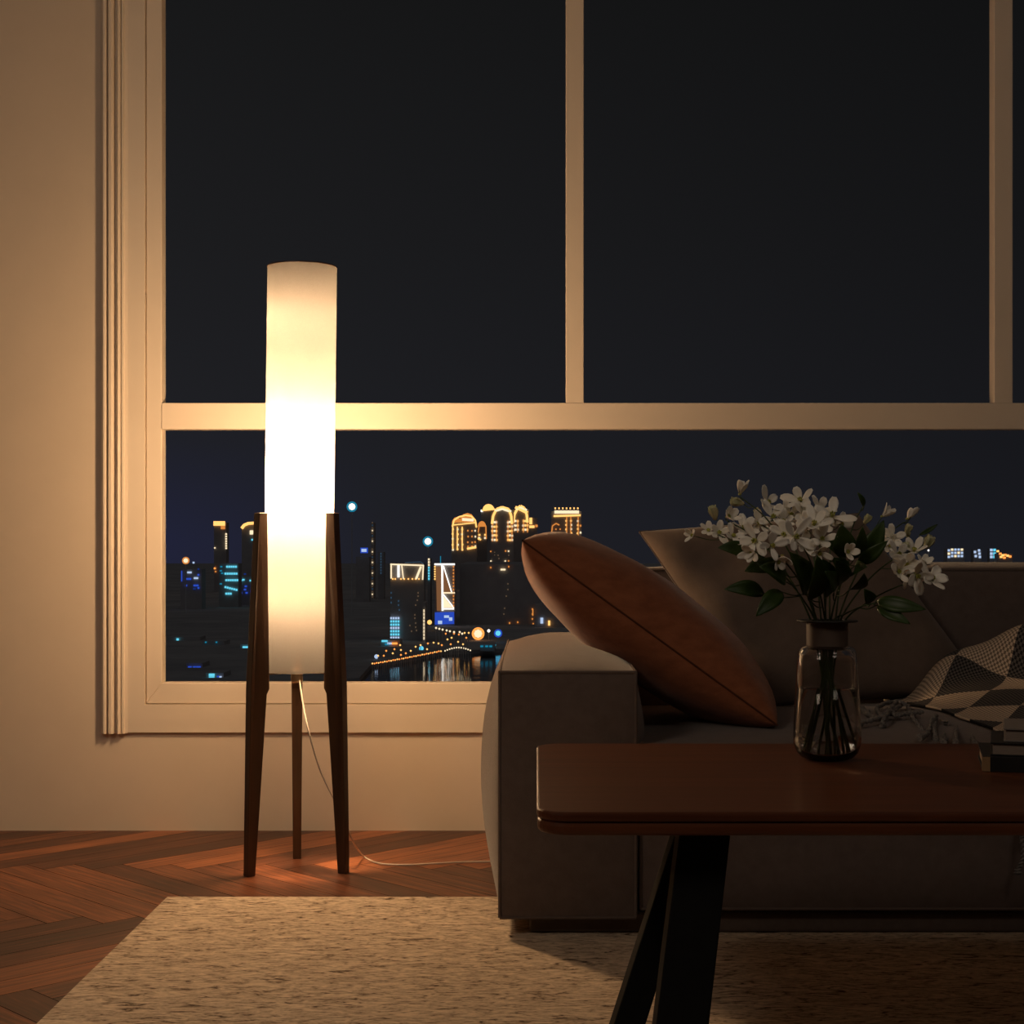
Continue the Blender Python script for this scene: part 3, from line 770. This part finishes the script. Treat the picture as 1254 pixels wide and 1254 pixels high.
# land and river
bank = [(fl_[0], fl_[1]) for fl_ in ((( px - VX) * gd(py) / F, gd(py)) for px, py in ((-900, 850), (100, 842), (300, 838), (440, 830), (456, 812), (500, 806), (540, 798), (580, 796), (700, 792), (1500, 780), (2600, 780)))]
poly = bank + [(1500, 1950), (-1500, 1950)]
struct(MB().prism(poly, 'z', GZ - 4, GZ).build('ground', M['land']))
wat, nt_, out_ = nt_new('night_river'); g_ = G(nt_)
pb_ = g_.n('ShaderNodeBsdfPrincipled'); pb_.inputs['Base Color'].default_value = (.02, .022, .025, 1); pb_.inputs['Roughness'].default_value = .06
tcx = g_.n('ShaderNodeTexCoord'); mpx = g_.n('ShaderNodeMapping'); mpx.inputs['Scale'].default_value = (.15, .8, 1); g_.l(tcx.outputs['Object'], mpx.inputs[0])
nox = g_.n('ShaderNodeTexNoise', Scale=1.0, Detail=3.0); g_.l(mpx.outputs[0], nox.inputs[0])
bpx = g_.n('ShaderNodeBump', Strength=.06, Distance=.5); g_.l(nox.outputs[0], bpx.inputs['Height']); g_.l(bpx.outputs[0], pb_.inputs['Normal'])
g_.l(pb_.outputs[0], out_.inputs[0])
o = MB().prism([(-500, 60), (500, 60)] + [q for q in reversed(bank)], 'z', GZ - 1.2, GZ - 1).build('river', wat); tag(o, 'dark river below the city reflecting its lights', 'river', kind='stuff')

SHARE = {}
def cell(parent, name, px, py, w, h, d, m):
    """one small lit rectangle standing on the front face at distance d"""
    key = (name, m.name)
    if key not in SHARE:
        q = MB().box(-.5, .5, -.5, .5, -.5, .5).build(name, m); SHARE[key] = q.data; bpy.data.objects.remove(q)
    o = bpy.data.objects.new(name, SHARE[key]); COL.objects.link(o); o.parent = parent
    o.location = P(px, py, d) - parent.location; o.scale = (w * d / F, .6, h * d / F); return o
def tower(x0, x1, y0, d, label, name='tower', depth=None, cat='building', wall=None, y1=None):
    a = P(x0, y0, d); c = P(x1, y0, d); dep = depth or max(8, (c.x - a.x) * .8)
    zb_ = GZ if y1 is None else P(0, y1, d).z
    ro = thing(name, ((a.x + c.x) / 2, d + dep / 2, GZ), label, cat)
    MB().box(a.x, c.x, d, d + dep, min(GZ, zb_), a.z).build('wall', wall or M['tower'], ro)
    ro['_d'] = d
    return ro
def lit(ro, name, x, y, w, h, m): return cell(ro, name, x, y, w, h, ro['_d'] - .4, E[m])
def polyl(ro, name, pts, wpx, m, closed=False):
    """a lit strip along pixel points on the facade"""
    d = ro['_d'] - .5; t = MB(); pp = [P(x, y, d) for x, y in pts]
    for a, b2 in zip(pp, pp[1:]): t.tube([a, a.lerp(b2, .5), b2], wpx * d / F / 2, 6)
    return t.build(name, E[m], ro)
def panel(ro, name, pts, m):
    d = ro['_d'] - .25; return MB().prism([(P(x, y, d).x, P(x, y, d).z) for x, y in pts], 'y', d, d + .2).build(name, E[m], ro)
def dome(ro, x0, x1, ytop, yb, m='warm'):
    """arched lit crown: round top with lit ribs"""
    d = ro['_d']; r = (x1 - x0) / 2 * d / F; c = P((x0 + x1) / 2, yb, d); h = (yb - ytop) * d / F
    return MB().lathe([(r, 0), (r * .98, h * .25), (r * .85, h * .55), (r * .5, h * .88), (.05, h)], (c.x, d + r, c.z), 14, smooth=False).build('dome', E[m], ro)

# far left group
t = tower(262, 277, 640, 900, 'slim dark tower with lit amber crown left of the lamp')
lit(t, 'crown', 268.5, 641, 14, 5.5, 'warm'); lit(t, 'crown', 273, 646, 5, 4, 'warmlow')
for k in range(7): lit(t, 'window', 277, 654 + k * 2.9, 1.9, 2.0, 'cream')
lit(t, 'window', 263, 671, 1.5, 1.5, 'cream'); lit(t, 'window', 263, 696, 2, 2, 'orange'); lit(t, 'window', 264, 700, 1.6, 1.6, 'warmlow')
t = tower(296, 322, 643, 860, 'dark tower with curved amber crown just behind left lamp leg')
polyl(t, 'crown', [(296, 647), (299, 643), (304, 641), (312, 640.5), (318, 641)], 4, 'warm'); lit(t, 'crown', 308, 652, 4, 5, 'cream'); lit(t, 'window', 309, 661, 2, 2, 'cyan')
t = tower(268, 292, 690, 700, 'office block with bright rows of pale blue windows left of lamp', 'office_building')
for k, (y, a, c) in enumerate(((694, 277, 289), (702.5, 275, 289), (710.5, 276, 290), (719, 275, 289), (727, 276, 282))):
    x = a
    while x < c: lit(t, 'window', x + 1.1, y + .25 * (x - a) * (k == 3), 2.0, 2.4, 'cyan'); x += 2.7
for x, y in ((271, 694), (270.5, 699), (272, 702), (270.5, 715)): lit(t, 'window', x, y, 2.2, 1.6, 'cyanlow')
t = tower(292, 312, 706, 720, 'low block with scattered blue windows beside the lamp leg', 'office_building')
for x, y, m in ((295, 711, 'cyan'), (298, 710, 'cyan'), (307, 711, 'cyan'), (293, 713, 'cyan'), (291, 726, 'blue'), (295, 726, 'blue'), (301, 718, 'blue'), (300, 722, 'blue'), (302, 726, 'blue'), (309, 718, 'blue'), (308, 724, 'blue'), (300, 703, 'bluelow')): lit(t, 'window', x, y, 2.6, 2, m)
t = tower(221, 247, 697, 680, 'low dark building with violet and blue lights near the window edge', 'office_building')
for x, y, w, m in ((232, 701, 5, 'pale'), (231, 709, 6, 'blue'), (240, 708, 5, 'pale'), (243, 704, 2, 'blue'), (243, 697, 2, 'bluelow'), (228, 717, 2, 'blue'), (240, 717, 6, 'blue'), (238, 721, 3, 'bluelow'), (243, 720, 2, 'blue'), (237, 689, 2, 'pale')): lit(t, 'window', x, y, w, 2.2, m)
polyl(t, 'light_strip', [(222.5, 699), (222.5, 712)], 1.3, 'blue')
t = tower(205, 245, 780, 470, 'low dark hall with one cyan lamp by the window corner', 'hall'); lit(t, 'window', 217.5, 783, 2.4, 2.4, 'cyan')
t = tower(248, 275, 785, 450, 'low dark hall with small pale windows left of the lamp', 'hall')
for x, y in ((252, 786.5), (265, 786.5), (248.5, 793), (264, 793)): lit(t, 'window', x, y, 1.5, 1.5, 'cyanlow')
t = tower(294, 312, 789, 438, 'low hall with turquoise windows behind left lamp leg', 'hall')
for x in (299, 303): lit(t, 'window', x, 793, 3.4, 3.2, 'cyan')
t = tower(228, 248, 812, 372, 'small quay building with a blue light row at the lower left', 'hall')
for x, w in ((232.5, 4), (238, 3), (243, 5)): lit(t, 'window', x, 817, w, 2, 'blue')
t = tower(252, 274, 824, 345, 'small boathouse with cyan window at the bottom of the pane', 'hall')
for x in (257.5, 261): 
    for y in (826.5, 830): lit(t, 'window', x, y, 2.9, 2.9, 'cyan')
lit(t, 'window', 267, 828.5, 2.4, 1.6, 'blue'); lit(t, 'window', 270, 829, 2.2, 1.8, 'pale')

def mast(px, py, d, label, r, m_core, m_halo, name='light_mast'):
    c = P(px, py, d); ro = thing(name, (c.x, d, GZ), label, 'lamp'); k = d / F
    MB().tube([(c.x, d, GZ), (c.x, d, (GZ + c.z) / 2), (c.x, d, c.z)], .6 * k, 6).build('mast', M['mast'], ro)
    MB().lathe([(.01, -r * k), (r * k * .7, -r * k * .7), (r * k, 0), (r * k * .7, r * k * .7), (.01, r * k)], c, 12).build('lamp_head', E[m_core], ro)
    if m_halo:  # glowing ring added in place of the blurred halo around the lamp
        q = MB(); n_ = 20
        q.tube([c + Vector((math.cos(2 * math.pi * i / n_), 0, math.sin(2 * math.pi * i / n_))) * (r * k * 1.25) for i in range(n_ + 1)], r * k * .28, 6, cap=False); q.build('halo_ring', E[m_halo], ro)
    return ro
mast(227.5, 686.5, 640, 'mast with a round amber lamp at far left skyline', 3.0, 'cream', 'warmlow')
mast(431, 620.5, 620, 'tallest light mast with white lamp and cyan halo beside the lampshade', 4.3, 'white', 'cyanlow')
mast(524, 663, 640, 'light mast with white lamp and cyan halo above the lit tower', 4.2, 'white', 'cyanlow')
t = tower(436, 452, 682, 760, 'dark tower carrying a glowing blue rooftop sign', 'tower')
lit(t, 'sign', 446, 674, 9, 6.5, 'blue'); lit(t, 'sign', 446, 674, 6.0, 3.6, 'pale').location.y -= 1
t = tower(454, 458, 640, 800, 'needle tower strung with tiny white lights', 'tower')
for k in range(30):
    y = 640 + k * 3.25
    if y < 664 or y > 671: lit(t, 'lamp', 456, y, .9, 1.7, ('dim', 'dimblue', 'dim', 'cream')[k % 4])
t = tower(463, 470, 676, 790, 'thin dark tower with faint blue light line', 'tower')
for k in range(8): lit(t, 'lamp', 466.5, 678 + k * 3.4, 1.1, 2.2, 'dimblue')
# framed crown building
t = tower(478, 519, 690, 470, 'office tower with bright framed crown and slanted lit fins', 'tower')
polyl(t, 'crown_frame', [(478, 691), (519, 692.5)], 2.0, 'cream'); polyl(t, 'crown_frame', [(479, 691), (479, 708.5)], 1.9, 'cream')
polyl(t, 'crown_frame', [(488, 692), (488, 707)], 3.0, 'white'); polyl(t, 'crown_frame', [(492, 692), (494, 709)], 1.6, 'cream'); polyl(t, 'crown_frame', [(518.5, 692), (517.5, 710)], 1.8, 'cream')
polyl(t, 'crown_frame', [(515.5, 694), (509.5, 709)], 3.0, 'cream'); polyl(t, 'crown_frame', [(496, 689), (515, 688), (519, 691)], 1.0, 'dimblue')
for x in (481, 484, 491, 495, 500, 505, 509, 513): lit(t, 'lamp', x, 709, 1.6, 1.6, 'warm')
for x in (479, 482, 485, 488):
    for y in range(757, 784, 4): lit(t, 'window', x, y, 2.0, 2.4, 'cyan' if (x + y) % 3 else 'pale')
for x, y in ((512, 726), (512, 730), (511, 735), (509, 741), (508, 753), (508, 757), (509, 763), (509, 768), (510, 772), (502, 766), (504, 773)): lit(t, 'window', x, y, 1.1, 1.8, 'dim')
for x, y in ((479, 726), (479, 732), (479, 738), (488, 736), (488, 741), (489, 747)): lit(t, 'window', x, y, 1.2, 2.2, 'dimblue')
t = tower(523.6, 527.2, 684, 580, 'thin pylon with a pale light line left of triangle tower', 'pylon', cat='pylon')
for k in range(8): lit(t, 'lamp', 525.2, 685 + k * 3.4, 1.7, 2.4, 'cream' if k < 3 else 'cyan')
t = tower(517.5, 521, 738, 462, 'short pylon with a white light line near the shore', 'pylon', cat='pylon')
for k in range(9): lit(t, 'lamp', 519.2, 748 + k * 4.2, 1.0, 3.2, 'cream')
# triangle tower
t = tower(532.5, 557, 690, 550, 'floodlit tower with white zigzag triangles on its facade', 'tower')
panel(t, 'facade_panel', [(534, 694), (540, 694), (540, 748), (535, 748)], 'brown')
polyl(t, 'light_strip', [(532, 691), (557, 691)], 2.4, 'white'); polyl(t, 'light_strip', [(541.5, 691), (542, 748)], 2.6, 'white')
polyl(t, 'light_strip', [(543, 693), (553, 725)], 1.6, 'white'); polyl(t, 'light_strip', [(543, 726), (557, 726)], 2.0, 'cream'); polyl(t, 'light_strip', [(543, 728), (555.5, 744)], 1.6, 'white'); polyl(t, 'light_strip', [(542, 745.5), (556, 745.5)], 2.0, 'white')
panel(t, 'facade_panel', [(543, 697), (552, 725), (543, 725)], 'brown'); panel(t, 'facade_panel', [(543, 730), (554, 744), (543, 744)], 'cream')
for k in range(13): lit(t, 'window', 555.3, 694 + k * 4, 1.3, 2.2, 'warmlow')
for k in range(6): lit(t, 'window', 532.5, 694 + k * 3, 1.6, 2.0, 'warm')
polyl(t, 'antenna', [(539.5, 681), (539.5, 690)], 1.2, 'cyanlow')
panel(t, 'billboard', [(532.5, 750), (556, 749.5), (556, 764), (532.5, 765)], 'blue')['label'] = 'glowing blue billboard at the foot of the tower'
for x, y, w, h in ((547, 755, 6, 3), (552, 758, 4, 4), (539, 762, 5, 4)): lit(t, 'billboard', x, y, w, h, 'pale').location.y -= .6

# amber palace-like towers
def lattice(ro, xs, ys, m='warm', w=2.0, h=2.2):
    for x in xs:
        for y in ys: lit(ro, 'window', x + U(-.3, .3), y + U(-.3, .3), w, h, m if R() > .3 else 'cream')
t = tower(553, 584, 640, 950, 'broad amber lit tower with domed crown at left of skyline group', 'tower')
for x0, x1, yt, yb in ((553, 565, 633, 642), (562, 582, 628, 641)): dome(t, x0, x1, yt, yb, 'warmlow')
polyl(t, 'crown_arch', [(554, 645), (556, 637), (562, 633), (570, 631), (577, 632), (582, 637), (583.5, 646)], 2.2, 'warm')
polyl(t, 'crown_arch', [(566, 636), (580, 637)], 4, 'cream'); polyl(t, 'crown_band', [(554, 643), (583, 640)], 1.6, 'warm')
for x in (554.5, 560, 566): polyl(t, 'light_strip', [(x, 645), (x, 673)], 1.5, 'warm')
lattice(t, (554.5, 560.5, 566), (648, 654, 660, 667, 673)); lattice(t, (573, 578, 582), (650, 657, 664, 669), 'warmlow', 1.6, 2)
polyl(t, 'light_strip', [(572, 672), (583, 670)], 3, 'warm')
t = tower(585, 596, 645, 980, 'narrow amber tower tucked between the domed towers', 'tower')
dome(t, 585, 595, 638, 645, 'warmlow'); polyl(t, 'crown_arch', [(585.5, 652), (587, 642), (591, 639), (595, 644), (595.5, 660)], 1.5, 'warmlow'); polyl(t, 'light_strip', [(583.5, 650), (584, 659), (589, 661)], 2.2, 'warm'); lattice(t, (587, 594), (655, 659), 'warm', 2.2, 2.2)
t = tower(589, 606, 625, 1050, 'highest dark tower with a small amber dome on top', 'tower')
dome(t, 591, 605, 617, 624, 'warm'); polyl(t, 'crown_band', [(590, 625), (606, 623.5)], 2.2, 'warm'); lit(t, 'lamp', 590, 625.5, 2.6, 2.6, 'white')
def arch_tower(x0, x1, yt, yb, d, label):
    t = tower(x0, x1, yt + 6, d, label, 'tower')
    xm = (x0 + x1) / 2
    polyl(t, 'crown_arch', [(x0 + 1.5, yt + 22), (x0 + 3, yt + 12), (x0 + 7, yt + 4), (xm, yt + 1.5), (x1 - 6, yt + 4), (x1 - 3, yt + 12), (x1 - 2, yt + 22)], 3.4, 'warm')
    polyl(t, 'crown_arch', [(x0 + 5, yt + 6), (xm, yt + 3.5), (x1 - 3, yt + 7)], 3.6, 'cream')
    for x in (x0 + 2, x0 + 7): polyl(t, 'light_strip', [(x, yt + 18), (x, yb)], 1.3, 'warmlow')
    for x in (x1 - 7, x1 - 2): polyl(t, 'light_strip', [(x, yt + 18), (x, yb)], 1.3, 'warmlow')
    lattice(t, (x0 + 2, x0 + 4.5, x0 + 7, x1 - 7, x1 - 4.5, x1 - 2), [yt + 20 + 5.4 * k for k in range(int((yb - yt - 20) / 5.4) + 1)], 'warm', 2.1, 2.4)
    return t
t = arch_tower(601, 629, 619.5, 663, 930, 'amber lit tower with large arch crown in middle of skyline group')
lattice(t, (606,), (676, 680), 'dim', 1, 1); lattice(t, (623, 619, 601), (675, 687), 'warmlow', 1.6, 1.6)
for x, y in ((610, 680), (611, 684), (623, 680)): lit(t, 'window', x, y, 1.2, 1.6, 'dim')
t = arch_tower(627, 648, 618, 652, 960, 'amber lit tower with stepped crown right of the arch tower')
polyl(t, 'crown_band', [(631, 621), (646, 628)], 4, 'warm')
t = tower(647, 658, 634, 1000, 'small amber turret above the rust cushion tip', 'tower'); lit(t, 'lamp', 650, 638, 3.4, 8, 'warm'); lit(t, 'lamp', 651, 645, 7, 3, 'warm'); lit(t, 'lamp', 657, 644, 3, 3, 'warmlow')
t = tower(675, 712, 626, 900, 'amber lit square tower with bright flat crown right of group', 'tower')
polyl(t, 'crown_band', [(679, 627), (709, 627)], 4.4, 'cream'); polyl(t, 'crown_band', [(678, 632), (711, 631)], 2.6, 'warm')
for k in range(7): lit(t, 'lamp', 680 + 4.6 * k, 622.5, 1.8, 2.2, 'warm')
for x in (694, 699, 708): polyl(t, 'light_strip', [(x, 633), (x, 664)], 1.4, 'warmlow')
lattice(t, (693.5, 699.5, 707.5), (638, 643, 648, 653, 658, 664)); lattice(t, (711,), (644, 652, 660), 'warmlow')
polyl(t, 'crown_arch', [(675.5, 652), (676.5, 644), (681, 641), (685, 643)], 1.6, 'warmlow'); lattice(t, (676, 681, 686), (648, 653), 'warmlow', 1.6, 1.6)
t = tower(563, 662, 691, 560, 'wide dark block below the amber towers', 'apartment_building', depth=60)
for x, y in ((652, 746), (652, 752), (652, 758), (653, 764), (672, 762), (624, 763), (634, 762), (601, 695), (623, 694)): lit(t, 'window', x, y, 1.4, 2.0, 'warmlow')
lit(t, 'window', 616, 697.5, 6, 2, 'cream')
for x, y in ((622, 715), (622, 722), (620, 730), (618, 745), (617, 752)): lit(t, 'window', x, y, 1.2, 1.6, 'dim')
t = tower(655, 690, 740, 540, 'low dark block right beside the sofa arm edge', 'apartment_building')
lit(t, 'window', 663.5, 760, 3.4, 7, 'pale'); lit(t, 'window', 672.5, 763, 2.4, 6, 'warm'); lit(t, 'window', 652.5, 750, 1.4, 8, 'warmlow')
# pale distant blocks above the sofa back
t = tower(1160, 1181, 672, 1500, 'left pale lit block peeking above the sofa backrest', 'apartment_building')
for x in (1162, 1166, 1170, 1174, 1178): 
    for y in (673, 677, 681): lit(t, 'window', x, y + (1 if x < 1166 else 0), 2.6, 2.5, 'pale' if (x + y) % 3 else 'cream')
t = tower(1192, 1202, 673, 1500, 'small pale lit block in the middle above sofa backrest', 'apartment_building')
for x, y in ((1194, 676), (1195, 681), (1199, 674), (1199.5, 678), (1200, 682)): lit(t, 'window', x, y, 2.6, 2.8, 'pale')
t = tower(1212, 1221, 672, 1500, 'right pale lit block peeking above sofa backrest', 'apartment_building')
for y in (673.5, 678, 682): 
    for x in (1214, 1218): lit(t, 'window', x, y, 3.0, 3.0, 'cyan' if x > 1216 else 'pale')
t = tower(1222, 1240, 678, 1480, 'low orange lit terminal right above sofa backrest', 'hall')
for k, (x, y) in enumerate(((1222, 675), (1225, 678), (1228, 680), (1231, 679.5), (1234, 680.5), (1237, 681.5), (1226, 682), (1230, 683))): lit(t, 'lamp', x, y, 3.0, 2.4, 'orange' if k % 2 else 'warm')
mast(1137, 674, 1300, 'single tiny white lamp mast right of the flowers', 1.3, 'white', None)

# street lamps along the bank and the road behind it
def street_lamp(px, py, label, group, m, r=1.0, d=None, hz=7.0):
    d = d or (EYE - (GZ + hz)) * F / (py - VY); c = P(px, py, d); k = d / F
    ro = thing('street_lamp', (c.x, d, GZ), label, 'street lamp', group)
    key = ('post', m, r)
    if key not in SHARE:
        q = MB().tube([(0, 0, -hz), (0, 0, -hz / 2), (0, 0, 0)], .08, 5).build('post', M['mast']); SHARE[key] = [q.data]; bpy.data.objects.remove(q)
        q = MB().lathe([(.01, -r), (r * .75, -r * .7), (r, 0), (r * .75, r * .7), (.01, r)], (0, 0, 0), 8).build('lamp_head', E[m]); SHARE[key].append(q.data); bpy.data.objects.remove(q)
    for nm, me in zip(('post', 'lamp_head'), SHARE[key]):
        o = bpy.data.objects.new(nm, me); COL.objects.link(o); o.parent = ro; o.location = (0, 0, c.z - GZ)
        if nm == 'lamp_head': o.scale = (k, k, k)
        else: o.scale = (1, 1, (c.z - GZ) / hz)
for k in range(34):
    u = k / 33; street_lamp(456 + 84 * u, 812.5 - 15.5 * u ** 1.1 + (0.4 if k % 2 else 0), 'small orange street lamp in the row along the river bank', 'lamps along the river bank', 'orange' if k % 3 else 'warm', 1.0, hz=3.0)
for k in range(12):
    u = k / 11; street_lamp(545 + 31 * u, 797 - 4 * math.sin(u * 3), 'small pale lamp on the right end of the bank promenade', 'pale promenade lamps', 'cream', 1.0, hz=3.0)
for x, y in ((473, 797), (481, 800), (483, 795), (491, 796), (491, 802), (490, 790), (497, 800), (503, 797), (509, 792), (515, 790), (523, 795), (524, 788), (531, 787), (537, 788), (541, 790), (548, 783), (552, 789), (553, 781), (556, 776), (561, 786), (567, 789), (571, 781), (574, 775), (569, 775), (463, 803), (470, 803), (562, 777), (546, 776)):
    street_lamp(x, y, 'amber street lamp scattered on the dark quay behind the bank row', 'scattered quay lamps', 'warm' if R() > .35 else 'orange', 1.15, hz=4)
for x, y in ((534, 769), (538, 770), (542, 771), (547, 772), (551, 773), (556, 774), (563, 774), (566, 776)): street_lamp(x, y, 'pale pink street lamp on the road below the triangle tower', 'lamps below the triangle tower', 'cream', 1.3, hz=5)
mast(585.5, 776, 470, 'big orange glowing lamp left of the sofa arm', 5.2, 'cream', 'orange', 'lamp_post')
mast(598.5, 772.5, 470, 'single round white lamp between orange and blue lamps', 2.0, 'white', None, 'lamp_post')
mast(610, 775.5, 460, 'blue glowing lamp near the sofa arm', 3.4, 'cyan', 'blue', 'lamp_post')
mast(605, 790, 440, 'turquoise lamp low beside the sofa arm', 2.4, 'cyan', None, 'lamp_post')
mast(526, 762, 520, 'round amber lamp post left of the blue billboard', 3.0, 'warm', None, 'lamp_post')
mast(516, 794, 430, 'pale green lamp on the quay', 3.0, 'cyan', None, 'lamp_post')
mast(461, 804, 395, 'pale blue lamp at the left end of the quay', 2.8, 'pale', None, 'lamp_post')
mast(493, 759, 540, 'small amber lamp post right of blue windows', 2.0, 'warm', None, 'lamp_post')
t = tower(466, 490, 784, 445, 'low quay pavilion with cyan and red lit roof edge', 'pavilion')
for x, y, w, m in ((471, 785, 7, 'cyan'), (477, 788, 6, 'pale'), (483, 788, 7, 'orange'), (474, 789, 5, 'cyanlow')): lit(t, 'window', x, y, w, 2.2, m)
t = tower(588, 606, 789, 425, 'low quay pavilion with turquoise windows near sofa arm', 'pavilion')
for x in (590, 596, 601): lit(t, 'window', x, 791.5, 3.4, 1.8, 'cyanlow')

# ------------------------------------------------------------------ night sky
w = bpy.data.worlds.new('night'); SC.world = w; w.use_nodes = True; nt = w.node_tree; nt.nodes.clear(); g = G(nt)
tc = g.n('ShaderNodeTexCoord'); sx = g.n('ShaderNodeSeparateXYZ'); g.l(tc.outputs['Generated'], sx.inputs[0])
cr = g.n('ShaderNodeValToRGB'); e = cr.color_ramp.elements
e[0].position = .0; e[0].color = (.0145, .0148, .0200, 1)
e[1].position = .33; e[1].color = (.0088, .0088, .0092, 1)
x = e.new(.10); x.color = (.0130, .0130, .0155, 1)
x = e.new(.18); x.color = (.0115, .0114, .0128, 1)
g.l(sx.outputs[2], cr.inputs[0])
# brighter to the left of the view, darker to the right, blue city glow low on the left
mr = g.n('ShaderNodeMapRange'); g.l(sx.outputs[0], mr.inputs[0])
for k_, v_ in zip((1, 2, 3, 4), (-.25, .30, 1.08, .66)): mr.inputs[k_].default_value = v_
mu = g.n('ShaderNodeMix', data_type='RGBA', blend_type='MULTIPLY'); mu.inputs[0].default_value = 1
g.l(cr.outputs[0], mu.inputs[6]); g.l(mr.outputs[0], mu.inputs[7])
m2 = g.n('ShaderNodeMapRange'); g.l(sx.outputs[0], m2.inputs[0])
for k_, v_ in zip((1, 2, 3, 4), (-.10, -.25, 0, 1)): m2.inputs[k_].default_value = v_
m3 = g.n('ShaderNodeMapRange'); g.l(sx.outputs[2], m3.inputs[0])
for k_, v_ in zip((1, 2, 3, 4), (.0, .07, 1, 0)): m3.inputs[k_].default_value = v_
m4 = g.n('ShaderNodeMath', operation='MULTIPLY'); g.l(m2.outputs[0], m4.inputs[0]); g.l(m3.outputs[0], m4.inputs[1])
ad = g.n('ShaderNodeMix', data_type='RGBA', blend_type='ADD'); g.l(m4.outputs[0], ad.inputs[0]); g.l(mu.outputs[2], ad.inputs[6]); ad.inputs[7].default_value = (.000, .001, .020, 1)
bg = g.n('ShaderNodeBackground', Strength=1.0); g.l(ad.outputs[2], bg.inputs[0])
ow = g.n('ShaderNodeOutputWorld'); g.l(bg.outputs[0], ow.inputs[0])

# warm fill added for room light from the front left, out of the frame
l = bpy.data.lights.new('fill_light', 'AREA'); l.energy = 11.5; l.size = .8; l.color = (1, .82, .65)
o = bpy.data.objects.new('fill_light', l); COL.objects.link(o); o.location = (-1.75, .5, 2.6)
o.rotation_euler = Vector((2.1, 2.6, -2.3)).to_track_quat('-Z', 'Y').to_euler()
l = bpy.data.lights.new('fill_light', 'AREA'); l.energy = 5.5; l.size = .8; l.color = (1, .86, .74)  # second unseen fill, added to brighten the right side of the room
o = bpy.data.objects.new('fill_light', l); COL.objects.link(o); o.location = (1.5, .2, 2.75)
o.rotation_euler = Vector((-.3, 2.4, -2.4)).to_track_quat('-Z', 'Y').to_euler()
# soft fill added to brighten the city land, from behind the house
l = bpy.data.lights.new('city_fill', 'SUN'); l.energy = .14; l.angle = 2.6; l.color = (.95, .93, 1)
o = bpy.data.objects.new('city_fill', l); COL.objects.link(o); o.location = (0, -20, 40); o.rotation_euler = Vector((.1, 1, -1)).to_track_quat('-Z', 'Y').to_euler()

# ------------------------------------------------------------------ camera
cam = bpy.data.cameras.new('camera'); co = bpy.data.objects.new('camera', cam); COL.objects.link(co)
co.location = (0, 0, EYE); co.rotation_euler = (math.pi / 2, 0, 0)
cam.sensor_fit = 'HORIZONTAL'; cam.sensor_width = 36; cam.lens = F / 1254 * 36
cam.shift_x = -(VX - 627) / 1254; cam.shift_y = (VY - 627) / 1254
cam.clip_start = .05; cam.clip_end = 20000
SC.camera = co
vs_ = SC.view_settings; vs_.view_transform = 'Standard'; vs_.look = 'None'; vs_.gamma = 1; vs_.exposure = 0; vs_.use_curve_mapping = False
cy = SC.cycles
cy.max_bounces = 12; cy.transparent_max_bounces = 24; cy.transmission_bounces = 12; cy.use_denoising = True
cy.sample_clamp_indirect = 6.0
